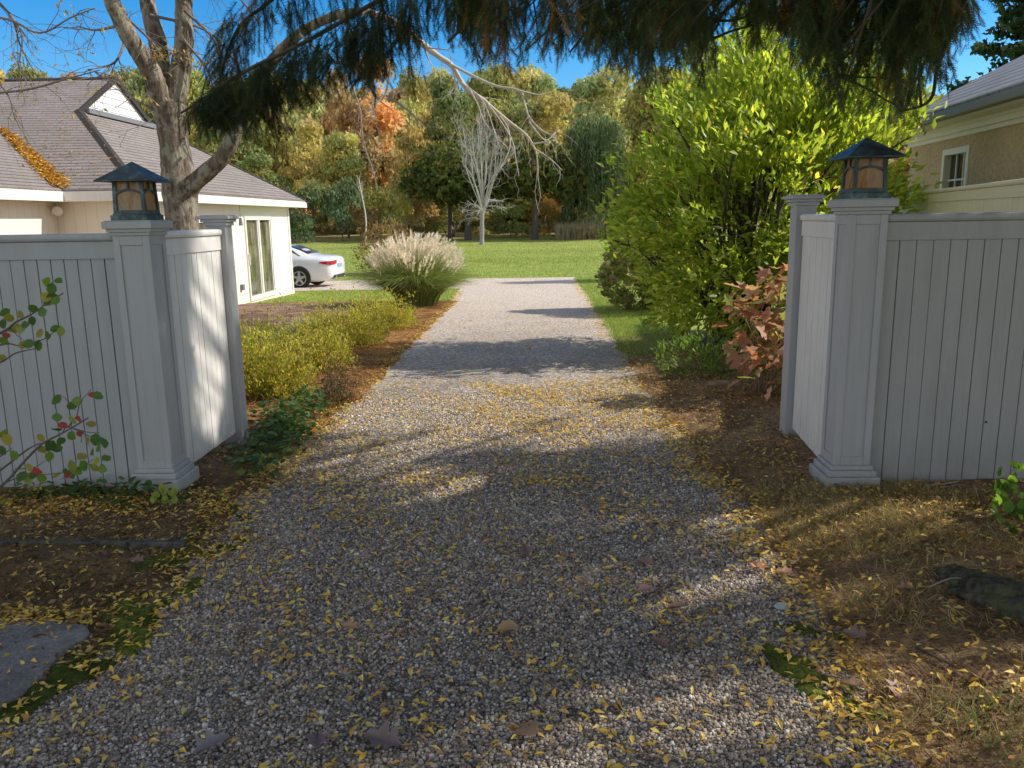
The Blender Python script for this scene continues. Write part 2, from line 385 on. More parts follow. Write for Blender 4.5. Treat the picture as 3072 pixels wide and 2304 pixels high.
# ------------------------------------------------------------------ sky and sun
SUN_AZ, SUN_EL = rad(10), rad(37)
sd = Vector((math.cos(SUN_EL) * math.cos(SUN_AZ), math.cos(SUN_EL) * math.sin(SUN_AZ), math.sin(SUN_EL)))
sun_d = bpy.data.lights.new('sun', 'SUN'); sun_d.energy = 5.0; sun_d.angle = rad(.53); sun_d.color = (1, .945, .86)
sun = bpy.data.objects.new('sun', sun_d); COL.objects.link(sun); sun.rotation_euler = sd.to_track_quat('Z', 'Y').to_euler(); sun.location = (20, 5, 30)
w = bpy.data.worlds.new('World'); scn.world = w; w.use_nodes = True
nt = w.node_tree; bg = nt.nodes['Background']; sky = nt.nodes.new('ShaderNodeTexSky'); sky.sky_type = 'NISHITA'; sky.sun_disc = False
sky.sun_elevation = SUN_EL; sky.sun_rotation = math.pi / 2 - SUN_AZ; sky.altitude = 300; sky.air_density = 1.0; sky.dust_density = .1; sky.ozone_density = 4.0
# clear deep blue to the north (ahead), paled and brightened overhead and to the south as added neutral fill
def hsv(sat, val):
    h = nt.nodes.new('ShaderNodeHueSaturation'); h.inputs['Saturation'].default_value = sat; h.inputs['Value'].default_value = val; nt.links.new(sky.outputs[0], h.inputs['Color']); return h.outputs[0]
tc = nt.nodes.new('ShaderNodeTexCoord'); sx = nt.nodes.new('ShaderNodeSeparateXYZ'); nt.links.new(tc.outputs['Generated'], sx.inputs[0])
mr = nt.nodes.new('ShaderNodeMapRange'); mr.interpolation_type = 'SMOOTHSTEP'; mr.inputs[1].default_value = .15; mr.inputs[2].default_value = .75; nt.links.new(sx.outputs[1], mr.inputs[0])
mx = nt.nodes.new('ShaderNodeMix'); mx.data_type = 'RGBA'; nt.links.new(mr.outputs[0], mx.inputs[0]); nt.links.new(hsv(.42, 1.48), mx.inputs[6]); nt.links.new(hsv(1.42, 1.12), mx.inputs[7])
nt.links.new(mx.outputs[2], bg.inputs[0]); bg.inputs[1].default_value = .15
scn.view_settings.view_transform = 'Standard'; scn.view_settings.look = 'None'; scn.view_settings.exposure = 0
scn.cycles.max_bounces = 6; scn.cycles.diffuse_bounces = 3; scn.cycles.transmission_bounces = 4; scn.cycles.transparent_max_bounces = 6
scn.cycles.use_denoising = True; scn.cycles.use_adaptive_sampling = True; scn.cycles.adaptive_threshold = .02

# ================================================================== THE SETTING
def grid_sheet(name, ys, fl, fr, nx, dz, mat, kind='structure', edge_drop=0.0, extra=None):
    ys = np.asarray(ys, float); t = np.linspace(0, 1, nx)
    L = np.array([fl(y) for y in ys]); Rr = np.array([fr(y) for y in ys])
    X = L[:, None] + (Rr - L)[:, None] * t[None]; Yg = np.repeat(ys[:, None], nx, 1)
    Z = T(X, Yg) + dz
    if edge_drop: Z = Z - edge_drop * (np.abs(t * 2 - 1) ** 12)[None]
    if extra is not None: Z = Z + extra(X, Yg)
    v = np.stack([X, Yg, Z], -1).reshape(-1, 3); k = np.arange((len(ys) - 1) * nx).reshape(-1, nx)[:, :-1].ravel()
    f = np.concatenate([np.stack([k, k + 1, k + nx + 1], 1), np.stack([k, k + nx + 1, k + nx], 1)])
    b = Buf(); b.add(v, f); o = b.build(name, mat, None, True); tag(o, kind=kind); return o

xs = np.concatenate([np.linspace(-420, -40, 40), np.linspace(-38, 38, 120), np.linspace(40, 420, 40)])
yg = np.concatenate([np.linspace(-30, 40, 150), np.linspace(42, 130, 50), np.linspace(135, 900, 60)])
Xg, Yg = np.meshgrid(xs, yg)
near = (Yg < 19) & (Yg > -8) & (np.abs(Xg) < 9)
Zg = T(Xg, Yg) - np.where(near, .06, 0); Zg = np.where(Yg > 260, T(Xg, 260.0), Zg)
v = np.stack([Xg, Yg, Zg], -1).reshape(-1, 3); nx = len(xs); k = np.arange((len(yg) - 1) * nx).reshape(-1, nx)[:, :-1].ravel()
b = Buf(); b.add(v, np.concatenate([np.stack([k, k + 1, k + nx + 1], 1), np.stack([k, k + nx + 1, k + nx], 1)]))
tag(b.build('lawn', M['lawn'], None, True), kind='structure')

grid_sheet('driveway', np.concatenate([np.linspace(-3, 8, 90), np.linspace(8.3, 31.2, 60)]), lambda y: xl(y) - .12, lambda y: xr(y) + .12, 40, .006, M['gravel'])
grid_sheet('parking_gravel', np.linspace(25.4, 31.0, 16), lambda y: -22, lambda y: xl(y) - .115, 40, .010, M['gravel'])
rb = lambda x, y: .026 * np.sin(x * 5.3 + y * 2.1) * np.sin(y * 6.1 - x * 1.7) * smooth((np.abs(x) - 1.3) / .5)
grid_sheet('needle_bank', np.linspace(-3, 12.4, 130), lambda y: xr(y), lambda y: 9.0, 90, .016, M['bank'], edge_drop=.012, extra=rb)
grid_sheet('verge', np.linspace(-3, 6.2, 90), lambda y: -9.0, lambda y: xl(y), 90, .016, M['verge'], edge_drop=.012, extra=rb)
grid_sheet('mulch_bed', np.linspace(6.1, 20.4, 110), lambda y: -9.0, lambda y: xl(y), 80, .020, M['bed'], edge_drop=.012)
def patio_r(y): return -3.6 - .25 * (y - 15.2) ** 2 * .12 - .25 * math.sin(y * 1.7)
grid_sheet('patio', np.linspace(14.6, 19.9, 30), lambda y: -7.3, patio_r, 30, .034, M['patio'])

# moss along the driveway edge: soft green mounds
for lab, fl, fr, ya, yb in (('moss', lambda y: xl(y) - .26, lambda y: xl(y) + .10, 1.6, 4.6),
                            ('moss', lambda y: xr(y) - .20, lambda y: xr(y) + .12, 2.4, 3.05)):
    o = grid_sheet(lab, np.linspace(ya, yb, 260), fl, fr, 40, .004, M['moss'], 'stuff', .02, lambda x, y: .026 * (np.sin(x * 11 + 2.1 * np.sin(y * 4.3)) * np.sin(y * 6.3 + x * 3) + .45 * np.sin(x * 37 + y * 19) * np.sin(y * 31 - x * 9) + .25))
    tag(o, 'dark green moss mat creeping along the gravel edge', 'moss')

# ------------------------------------------------------------------ gravel stones (stuff)
ICO_V = []; g_ = (1 + 5 ** .5) / 2
for a in (-1, 1):
    for c in (-g_, g_): ICO_V += [(0, a, c), (a, c, 0), (c, 0, a)]
ICO_V = np.array(ICO_V) / math.sqrt(1 + g_ * g_)
import itertools
ICO_F = [t for t in itertools.combinations(range(12), 3) if all(abs(np.linalg.norm(ICO_V[i] - ICO_V[j]) - 1.0515) < .02 for i, j in itertools.combinations(t, 2))]
ICO_F = [t if np.dot(np.cross(ICO_V[t[1]] - ICO_V[t[0]], ICO_V[t[2]] - ICO_V[t[0]]), ICO_V[t[0]]) > 0 else (t[0], t[2], t[1]) for t in ICO_F]
def stones(n, y0, y1, smin, smax, buf, xa=None, xb=None):
    y = rng.uniform(y0, y1, n); a = xl(y) - .04 if xa is None else xa; bb = xr(y) + .04 if xb is None else xb
    x = a + (bb - a) * rng.uniform(0, 1, n)
    worn = np.sin(x * 2.6 + 1.9 * np.sin(y * 1.3)) * np.sin(y * 1.9 + x) ; keep = worn < rng.uniform(.25, 1.2, n)
    if xa is None:
        c_ = (xl(y) + xr(y)) / 2 - .05; tr = np.exp(-((np.abs(x - c_) - .72) / .17) ** 2); keep &= rng.uniform(0, 1, n) > tr * .62
    x, y = x[keep], y[keep]; n = len(x)
    s = rng.uniform(smin, smax, n) * (1 + .5 * (rng.uniform(size=n) > .93))
    p = np.stack([x, y, T(x, y) + .006 + s * .28], 1)
    X, Yv, Z = frames(rdir(n), rdir(n))
    sc = s[:, None] * rng.uniform(.65, 1.15, (n, 3))
    col = pick([(.26, .205, .155), (.43, .35, .27), (.58, .485, .38), (.52, .375, .25), (.73, .63, .51), (.88, .80, .70), (.36, .32, .27)], n, [.2, .24, .2, .12, .14, .05, .05])
    nr = np.clip((y - 4.6) / 2.2, 0, 1)[:, None]; col = col * (np.array([.72, .73, .745]) * (1 - nr) + nr)  # stones near the viewer darkened in colour, painted shade under the spruce
    buf.inst(ICO_V * (1 + rng.uniform(-.12, .12, (12, 1))), ICO_F, p, X, Yv, Z, sc, col)
b = Buf()
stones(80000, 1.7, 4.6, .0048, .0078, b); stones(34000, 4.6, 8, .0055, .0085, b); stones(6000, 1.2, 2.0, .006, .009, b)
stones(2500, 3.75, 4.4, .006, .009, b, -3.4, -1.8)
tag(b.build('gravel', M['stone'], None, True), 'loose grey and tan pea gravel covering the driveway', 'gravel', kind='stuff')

# ------------------------------------------------------------------ fallen leaves (stuff)
YEL = [(.84, .56, .08), (.76, .46, .07), (.86, .64, .18), (.62, .34, .08), (.42, .23, .09), (.66, .56, .16)]
YP = [.30, .22, .18, .14, .08, .08]
def lay(buf, x, y, s, cols=YEL, p=YP, dz=.014, tilt=.28, V=LEAF_V, F=LEAF_F, wid=(.75, 1.25)):
    n = len(x); a = rng.uniform(0, 2 * math.pi, n)
    Yv = np.stack([np.cos(a), np.sin(a), rng.normal(0, tilt, n)], 1); h = np.tile([0, 0, 1.], (n, 1)) + rng.normal(0, tilt, (n, 3))
    X, Yv, Z = frames(Yv, h)
    pos = np.stack([x, y, T(x, y) + dz + rng.uniform(0, .006, n)], 1)
    sc = np.stack([s * rng.uniform(*wid, n), s, s * rng.uniform(.5, 2.5, n)], 1)
    buf.inst(V, F, pos, X, Yv, Z, sc, pick(cols, n, p))
b = Buf()
def zone(n, y0, y1, fa, fb, s0, s1, clump=.0, **k):
    y = rng.uniform(y0, y1, n); a, c = fa(y), fb(y); x = a + (c - a) * rng.uniform(0, 1, n)
    if clump:
        d = np.sin(x * 3.1 + 2 * np.sin(y * 1.7)) * np.sin(y * 2.7 + 1.3 * x) + .6 * np.sin(x * 7.7 + y * 5.2); kp = d > rng.uniform(-1.6, 1.3 * clump, n); x, y = x[kp], y[kp]
    lay(b, x, y, rng.uniform(s0, s1, len(x)), **k)
zone(5600, 1.7, 5, xl, xr, .024, .046, 1.0, dz=.023)
zone(6500, 4.8, 8.6, xl, xr, .028, .044, .8, dz=.020)
zone(1500, 6.2, 8.4, lambda y: xl(y) + 1.2, xr, .028, .042, .6, dz=.016)
zone(1700, 8.4, 16, xl, xr, .03, .045, .8, dz=.014)
zone(1000, 4.5, 28, lambda y: xr(y) - .10, lambda y: xr(y) + .06, .03, .045, dz=.02)
zone(1500, 6, 24, lambda y: xl(y) - .15, lambda y: xl(y) + .06, .03, .045, dz=.03)
zone(6500, 2.0, 5.6, lambda y: xl(y) - 3.4, lambda y: xl(y) - .05, .026, .042, .7, dz=.03)
zone(1300, 1.7, 6.5, lambda y: xr(y) - .12, lambda y: xr(y) + .14, .026, .046, dz=.026)
zone(1200, 1.7, 6.5, lambda y: xl(y) - .16, lambda y: xl(y) + .12, .026, .046, dz=.030)
zone(60, 2.4, 3.0, lambda y: -2.6 + 0 * y, lambda y: -1.82 + 0 * y, .026, .042, dz=.05)
zone(2000, 2.97, 3.13, lambda y: xl(y) - 2.6, lambda y: xl(y) - .2, .026, .042, dz=.03)
zone(3000, 4.2, 4.7, lambda y: xl(y) - 4.0, lambda y: xl(y) - .1, .026, .042, dz=.03)
zone(3800, 1.6, 4.9, lambda y: xr(y) - .05, lambda y: xr(y) + 2.6, .026, .044, .6, dz=.035)
zone(4200, 4.9, 10.5, lambda y: xr(y), lambda y: xr(y) + 2.2, .026, .044, .7, dz=.03)
BRN = [(.34, .16, .05), (.42, .22, .06), (.26, .12, .05), (.5, .3, .08)]
zone(5000, 6.2, 14, lambda y: xl(y) - 2.4, lambda y: xl(y), .03, .05, .8, cols=BRN, p=None, dz=.03)
zone(2500, 12, 18, lambda y: xl(y) - 4.2, lambda y: xl(y), .03, .05, .8, cols=BRN, p=None, dz=.03)
zone(2200, 2.0, 10, lambda y: xr(y) + .02, lambda y: xr(y) + 3, .03, .06, .8, cols=[(.16, .08, .035), (.22, .11, .045), (.11, .06, .03)], p=None, dz=.03)
zone(1800, 2.0, 6.2, lambda y: xl(y) - 1.6, lambda y: xl(y) - .04, .03, .06, .8, cols=[(.16, .08, .035), (.22, .11, .045), (.11, .06, .03)], p=None, dz=.03)
zone(9000, 1.6, 10.5, lambda y: xr(y) + .02, lambda y: xr(y) + 2.9, .018, .045, .5, cols=[(.24, .13, .06), (.32, .19, .08), (.17, .09, .045), (.40, .26, .12)], p=None, dz=.034, tilt=.5)
zone(9500, 1.6, 6.2, lambda y: xl(y) - 3.6, lambda y: xl(y) - .04, .018, .045, .6, cols=[(.24, .13, .06), (.30, .18, .08), (.16, .09, .045), (.42, .28, .10)], p=None, dz=.032, tilt=.5)
tag(b.build('fallen_leaves', M['fallen'], None, False), 'small yellow and brown fallen leaves scattered over the ground', 'leaves', kind='stuff')

# ------------------------------------------------------------------ grass blades (stuff)
def blades(buf, x, y, h, w_, cols, p=None, lean=.35, dz=.0):
    n = len(x); Yv = np.stack([rng.normal(0, lean, n), rng.normal(0, lean, n), np.ones(n)], 1)
    X, Yv, Z = frames(Yv, rdir(n))
    buf.inst(BLADE_V, BLADE_F, np.stack([x, y, T(x, y) + dz], 1), X, Yv, Z, np.stack([w_, h, h], 1), pick(cols, n, p))
GRN = [(.26, .36, .07), (.34, .43, .10), (.20, .29, .05), (.48, .47, .17)]
b = Buf()
def gz(n, y0, y1, xa, xb, h0, h1, cols=GRN, wd=.006, lean=.35, dz=0.0, clump=0):
    y = rng.uniform(y0, y1, n); x = xa(y) + (xb(y) - xa(y)) * rng.uniform(0, 1, n)
    if clump:
        d = np.sin(x * 4.1 + 2 * np.sin(y * 2.7)) * np.sin(y * 3.7 + 1.3 * x) + .5 * np.sin(x * 9.7 + y * 8.2); kp = d > rng.uniform(-.4, 1.0 * clump, n); x, y = x[kp], y[kp]; n = len(x)
    blades(b, x, y, rng.uniform(h0, h1, n), wd * rng.uniform(.6, 1.4, n), cols, lean=lean, dz=dz)
gz(26000, 10.2, 20, lambda y: xr(y) + .05, lambda y: xr(y) + 1.2, .03, .07)
gz(18000, 20, 31, lambda y: xr(y) + .05, lambda y: xr(y) + 3, .03, .08, wd=.01)
gz(12000, 19.8, 25.4, lambda y: -7.0 + 0 * y, lambda y: xl(y) - .1, .03, .08, wd=.01)
gz(26000, 31.1, 44, lambda y: -14 + 0 * y, lambda y: 8 + 0 * y, .04, .10, wd=.018)
gz(16000, 40, 52, lambda y: -17 + 0 * y, lambda y: 9 + 0 * y, .04, .10, wd=.022)
gz(12000, 48, 66, lambda y: -22 + 0 * y, lambda y: 10 + 0 * y, .04, .10, cols=[(.30, .33, .09), (.26, .34, .07), (.38, .35, .13)], wd=.026)
tag(b.build('grass', M['grass'], None), 'short green lawn grass beside and beyond the driveway', 'grass', kind='stuff')
b = Buf(); DRY = [(.48, .36, .18), (.38, .28, .13), (.58, .46, .24), (.30, .24, .10), (.22, .24, .07)]
gz(25000, 1.6, 4.7, lambda y: xr(y) + .06, lambda y: xr(y) + 2.3, .035, .10, DRY, .0028, 1.3, .012, .7)
gz(5000, 3.6, 4.6, lambda y: xr(y) + .08, lambda y: xr(y) + 1.2, .04, .09, DRY, .0028, 1.2, .012)
gz(4500, 4.6, 10, lambda y: xr(y) + .06, lambda y: xr(y) + 1.6, .04, .09, DRY, .004, 1.3, .012, .6)
gz(5000, 6.3, 12, lambda y: xl(y) - 1.6, lambda y: xl(y) - .05, .04, .10, [(.42, .22, .07), (.5, .3, .11), (.3, .15, .05)], .004, 1.4, .015)
gz(6500, 1.8, 4.6, lambda y: xl(y) - 1.5, lambda y: xl(y) - .1, .03, .07, [(.12, .12, .03), (.2, .16, .06), (.3, .2, .08)], .003, 1.2, .012)
gz(420, 1.75, 2.5, lambda y: xr(y) + .25, lambda y: xr(y) + .8, .06, .15, [(.16, .24, .06), (.24, .28, .1)], .0035, .6, .01)
ND = [(.30, .17, .08), (.22, .12, .06), (.40, .25, .12), (.16, .09, .05)]
gz(42000, 1.6, 5.2, lambda y: xr(y) + .02, lambda y: xr(y) + 2.3, .025, .055, ND, .0016, 4.0, .026)
gz(14000, 5.2, 9.5, lambda y: xr(y) + .02, lambda y: xr(y) + 2.0, .03, .06, ND, .0026, 4.0, .026)
gz(34000, 1.8, 5.4, lambda y: xl(y) - 2.8, lambda y: xl(y) - .04, .025, .055, ND, .0016, 4.0, .026)
tag(b.build('dry_grass', M['grass'], None), 'dry straw coloured grass and needles on the verges', 'grass', kind='stuff')

# ================================================================== GATE POSTS, LANTERNS, FENCES
def gate_post(x, y, z0, H, label, mat):
    t = thing('gate_post', label, 'gate post', (x, y, z0), 'gateposts carrying the lanterns')
    P = Matrix.Translation((x, y, z0)); c, a = .098, .106
    h = Hard(); zb, zt = .145, H - .085
    h.box((-c, -c, zb), (c, c, zt), P)
    for sgn in (-1, 1):
        for (u0, u1) in ((-a, -a + .040), (a - .040, a)):
            lo, hi = sorted((sgn * c, sgn * a)); h.box((u0, lo, zb), (u1, hi, zt), P)
        for (za, z1) in ((zb, zb + .05), (zt - .055, zt)):
            h.box((-a + .040, lo, za), (a - .040, hi, z1), P)
        for (u0, u1) in ((-c, -c + .034), (c - .034, c)): h.box((lo, u0, zb), (hi, u1, zt), P)
        for (za, z1) in ((zb, zb + .05), (zt - .055, zt)): h.box((lo, -c + .034, za), (hi, c - .034, z1), P)
    h.build('shaft', mat, t, .0025)
    h = Hard(); h.box((-.155, -.155, 0), (.155, .155, .082), P); h.box((-.136, -.136, .082), (.136, .136, .118), P); h.box((-.121, -.121, .118), (.121, .121, .145), P)
    h.build('plinth', mat, t, .006)
    h = Hard(); h.box((-.116, -.116, H - .085), (.116, .116, H - .066), P); h.box((-.128, -.128, H - .066), (.128, .128, H - .046), P)
    h.box((-.143, -.143, H - .046), (.143, .143, H - .006), P); h.box((-.132, -.135, H - .006), (.135, .135, H), P)
    h.build('cap', mat, t, .006)
    h = Hard(); h.box((-.09, -.09, -.10), (.09, .09, 0), P); h.build('footing', M['concrete'], t, .004)
    return t
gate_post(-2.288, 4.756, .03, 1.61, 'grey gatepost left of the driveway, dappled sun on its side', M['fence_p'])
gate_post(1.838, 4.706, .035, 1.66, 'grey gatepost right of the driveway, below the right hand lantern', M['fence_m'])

def lantern(x, y, z, label):
    t = thing('post_lantern', label, 'lantern', (x, y, z), 'copper lanterns on the gateposts'); P = Matrix.Translation((x, y, z))
    h = Hard(); h.box((-.106, -.106, 0), (.106, .106, .03), P); h.box((-.097, -.097, .03), (.097, .097, .038), P); h.build('base', M['patina'], t, .002)
    h = Hard(); a0, a1, z0, z1 = .092, .085, .038, .225
    def pt(u, zz, inset=0.0):
        k = a0 + (a1 - a0) * (zz - z0) / (z1 - z0) - inset; return u * k, k
    for side in range(4):
        R = P @ Matrix.Rotation(side * math.pi / 2, 4, 'Z')
        def bar(u0, za, u1, zb, wd):
            """flat bar on this face between (u,z) points; u in -1..1"""
            xa, ya = pt(u0, za); xb, yb = pt(u1, zb)
            d = Vector((xb - xa, 0, zb - za)); nrm = Vector((-d.z, 0, d.x)).normalized() * wd / 2
            h.prism([Vector((xa, -ya, za)) + nrm, Vector((xa, -ya, za)) - nrm, Vector((xb, -yb, zb)) - nrm, Vector((xb, -yb, zb)) + nrm], (0, .009, 0), R)
        bar(-.90, z0, -.90, z1, .02); bar(.90, z0, .90, z1, .02)
        bar(-.80, z0 + .009, .80, z0 + .009, .018); bar(-.80, z1 - .006, .80, z1 - .006, .012)
        ar = [(u, .150 + .020 * (1 - (u / .8) ** 2)) for u in np.linspace(-.8, .8, 9)]
        for p0, p1 in zip(ar, ar[1:]): bar(p0[0], p0[1], p1[0], p1[1], .012)
        bar(0, .172, 0, z1 - .012, .011)
    h.build('frame', M['patina'], t)
    for side in range(4):
        R = P @ Matrix.Rotation(side * math.pi / 2, 4, 'Z'); h = Hard(); q = .012
        (xa, ya), (xb, yb) = pt(.86, z0 + .004), pt(.86, z1)
        h.quad([R @ Vector(p) for p in ((-xa, -ya + q, z0 + .004), (xa, -ya + q, z0 + .004), (xb, -yb + q, z1), (-xb, -yb + q, z1))]); h.build('glass_pane', M['artglass'], t)
    h = Hard(); hb = bmesh.new(); w_ = .155
    ring = [(-w_, -w_), (w_, -w_), (w_, w_), (-w_, w_)]
    lo = [h.bm.verts.new(P @ Vector((u, v_, .214))) for u, v_ in ring]; l2 = [h.bm.verts.new(P @ Vector((u, v_, .221))) for u, v_ in ring]
    ap = h.bm.verts.new(P @ Vector((0, 0, .330))); h.bm.faces.new(lo[::-1])
    for i in range(4): j = (i + 1) % 4; h.bm.faces.new((lo[i], lo[j], l2[j], l2[i])); h.bm.faces.new((l2[i], l2[j], ap))
    h.build('roof', M['patina'], t, .0015)
lantern(-2.285, 4.756, 1.64, 'copper lantern with amber glass on the post left of the driveway')
lantern(1.840, 4.706, 1.695, 'copper lantern with pinkish glass on the post right of the driveway')

def fence(name, label, p0, p1, zb, zt, bw, mat, group, ends=True, dirt=0):
    """boards between p0 and p1 (left to right seen from the front)"""
    L = math.dist(p0, p1); ang = math.atan2(p1[1] - p0[1], p1[0] - p0[0])
    t = thing(name, label, 'fence', (p0[0], p0[1], 0), group); P = Matrix.Translation((p0[0], p0[1], 0)) @ Matrix.Rotation(ang, 4, 'Z')
    h = Hard(); n = max(1, round(L / bw)); w_ = L / n
    for i in range(n):
        jy = rng.uniform(-.0012, .0012); g = rng.uniform(.0014, .0034)
        h.box((i * w_ + g, -.011 + jy, zb + rng.uniform(-.002, .002)), ((i + 1) * w_ - g, .011 + jy, zt - .10), P)
    h.box((0, .0165, zb + .02), (L, .022, zt - .11), P)
    h.build('board_panel', mat, t, .002)
    h = Hard(); h.box((0, -.022, zt - .145), (L, .030, zt - .045), P); h.build('rail', mat, t, .003)
    h = Hard(); h.box((-.0, -.040, zt - .044), (L, .048, zt), P); h.build('cap_rail', mat, t, .016)
    return t
G = 'vertical board fences'
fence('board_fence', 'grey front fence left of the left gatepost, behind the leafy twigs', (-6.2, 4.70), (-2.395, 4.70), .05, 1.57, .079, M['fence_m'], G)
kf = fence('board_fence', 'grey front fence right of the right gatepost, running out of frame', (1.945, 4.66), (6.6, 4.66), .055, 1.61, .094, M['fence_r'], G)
p_ = at(986, 422, 4.648); h = Hard(); h.cyl((p_[0], 4.652, p_[2]), (p_[0], 4.645, p_[2]), .007, n=10); h.build('knot_hole', M['dark'], kf)
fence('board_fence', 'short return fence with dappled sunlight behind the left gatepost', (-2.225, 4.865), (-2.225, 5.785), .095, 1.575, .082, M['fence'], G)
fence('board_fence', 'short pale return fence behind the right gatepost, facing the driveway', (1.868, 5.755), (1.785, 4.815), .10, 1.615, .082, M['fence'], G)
def end_post(x, y, H, label, mat):
    t = thing('fence_post', label, 'fence post', (x, y, 0), 'plain end posts of the return fences'); P = Matrix.Translation((x, y, float(T(x, y))))
    h = Hard(); h.box((-.068, -.068, -.05), (.068, .068, H - .06), P); h.build('shaft', mat, t, .003)
    h = Hard(); h.box((-.082, -.082, H - .075), (.082, .082, H - .05), P); h.box((-.096, -.096, H - .05), (.096, .096, H - .03), P); h.box((-.112, -.112, H - .03), (.112, .112, H - .008), P); h.box((-.095, -.095, H - .008), (.095, .095, H), P)
    h.build('cap', mat, t, .005)
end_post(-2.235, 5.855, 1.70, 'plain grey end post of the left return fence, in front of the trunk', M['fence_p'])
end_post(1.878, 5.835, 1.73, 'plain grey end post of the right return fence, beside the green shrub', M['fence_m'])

# ================================================================== LEFT HOUSE
EX, EY0, EY1, ZE = -6.85, 14.40, 25.15, 2.22
RX, RY, RZ, GZ, GY0, GY1 = -9.69, 19.8, 4.97, 4.02, 18.0, 21.6
t = thing('house', 'low cream house with brown shingle roof left of the driveway', 'house', (-7.2, 19.8, -.4))
H_ = t
h = Hard()
h.box((-7.40, 14.75, -.75), (-7.2, 20.52, ZE - .03)); h.box((-7.40, 22.62, -.75), (-7.2, 24.35, ZE - .03)); h.box((-7.40, 20.52, 1.76), (-7.2, 22.62, ZE - .03)); h.box((-7.40, 20.52, -.75), (-7.2, 22.62, -.36))
h.box((-16, 24.15, -.75), (-7.40, 24.35, ZE - .03))
h.box((-8.55, 14.75, -.75), (-7.40, 14.95, ZE - .03)); h.box((-8.75, 5.5, -.75), (-8.55, 14.95, ZE - .03)); h.box((-16, 5.5, -.75), (-8.75, 5.7, ZE - .03))
h.build('wall', M['siding'], t)
h = Hard(); h.box((-7.2, 14.75, -.75), (-7.17, 24.35, -.38)); h.build('foundation', M['trim'], t, .004)
def slope(h, pts, eave_dir, up):
    e = Vector(eave_dir); u = Vector(up).normalized()
    h.quad(pts, [(Vector(p).dot(e), Vector(p).dot(u)) for p in pts])
h = Hard(); WX = -8.2                      # wing eave
kx = (RZ - ZE) / (RY - EY0)                # rise of the front slope
hx = (GZ - ZE) / (EX - RX)
vt = 4.0; WZ = ZE + kx * vt
slope(h, [(WX, EY0, ZE), (EX, EY0, ZE), (RX, GY0, GZ), (RX, RY, RZ), (-19, RY, RZ), (-19, EY0 + vt, WZ), (WX - vt, EY0 + vt, WZ)], (1, 0, 0), (0, 1, kx))
slope(h, [(EX, EY0, ZE), (EX, EY1, ZE), (RX, GY1, GZ), (RX, GY0, GZ)], (0, 1, 0), (-1, 0, hx))
slope(h, [(EX, EY1, ZE), (-19, EY1, ZE), (-19, RY, RZ), (RX, RY, RZ), (RX, GY1, GZ)], (-1, 0, 0), (0, -1, kx))
slope(h, [(WX, 5.0, ZE), (WX, EY0, ZE), (WX - vt, EY0 + vt, WZ), (WX - vt, 5.0, WZ)], (0, 1, 0), (-1, 0, kx))
slope(h, [(WX - vt, 5.0, WZ), (WX - vt, EY0 + vt, WZ), (-19, EY0 + vt, WZ - .5), (-19, 5, WZ - .5)], (0, 1, 0), (-1, 0, .1))
roof = h.build('roof', M['roof'], t, fix=False)
so = roof.modifiers.new('thick', 'SOLIDIFY'); so.thickness = .05; so.offset = -1
# hip and ridge caps
h = Hard()
def capstrip(a, b_, wd=.11):
    a, b_ = Vector(a), Vector(b_); d = (b_ - a); n = max(2, int(d.length / .22)); s = d.cross(Vector((0, 0, 1))).normalized()
    for i in range(n):
        p, q = a + d * (i / n), a + d * ((i + 1.06) / n); up = Vector((0, 0, .022 + .004 * (i % 2)))
        h.prism([p + s * wd - Vector((0, 0, .035)), p + up, p - s * wd - Vector((0, 0, .035))], q - p)
for p_, q_ in (((EX, EY0, ZE), (RX, GY0, GZ)), ((RX, RY, RZ), (-19, RY, RZ)), ((EX, EY1, ZE), (RX, GY1, GZ))):
    h = Hard(); capstrip(p_, q_); h.build('ridge_cap', M['roof'], t)
# gablet
def m_gable():
    k = NT('white_shingle_siding'); o = k.obj(); s = k.n('SeparateXYZ', None, Vector=o)
    br = k.n('TexBrick', {'offset': .5}, Vector=k.n('CombineXYZ', None, X=s.outputs[1], Y=s.outputs[2]).outputs[0], Color1=(.80, .78, .76), Color2=(.70, .68, .66), Mortar=(.25, .23, .22), Scale=1.0, Mortar_Size=.008, Brick_Width=.28, Row_Height=.16)
    return k.end(k.bsdf(br.outputs[0], .7, br.outputs['Fac'], .4, .01))
h = Hard(); h.quad([(RX - .04, GY0, GZ - .03), (RX - .04, GY1, GZ - .03), (RX - .04, RY, RZ - .02)]); h.build('gable', m_gable(), t)
h = Hard()
for a, s in ((GY0, 1), (GY1, -1)):
    h.prism([(RX - .03, a - s * .05, GZ - .02), (RX - .03, RY, RZ + .03), (RX - .03, RY, RZ - .09), (RX - .03, a + s * .16, GZ - .02)], (.07, 0, 0))
h.build('gable_trim', M['roof'], t, .003)
h = Hard(); h.box((RX - .03, GY0 + .2, GZ - .04), (RX + .14, GY1 - .2, GZ + .07)); h.build('gable_flashing', M['gutter'], t, .01)
h = Hard()
h.box((EX - .03, EY0 - .03, ZE - .20), (EX, EY1, ZE - .03)); h.box((WX + .03, EY0 - .03, ZE - .20), (EX - .03, EY0, ZE - .03)); h.box((WX, 5, ZE - .20), (WX + .03, EY0, ZE - .03))
h.box((-7.2, EY0 + .01, ZE - .10), (EX - .03, EY1, ZE - .08)); h.box((-8.5, EY0, ZE - .105), (-7.2, 14.75, ZE - .085)); h.box((-8.55, 5, ZE - .095), (WX, 14.75, ZE - .075))
h.box((-16, EY1 - .03, ZE - .2), (EX - .03, EY1, ZE - .03)); h.box((-16, 24.35, ZE - .10), (-7.2, EY1 - .03, ZE - .08))
h.build('fascia', M['trim'], t, .004)
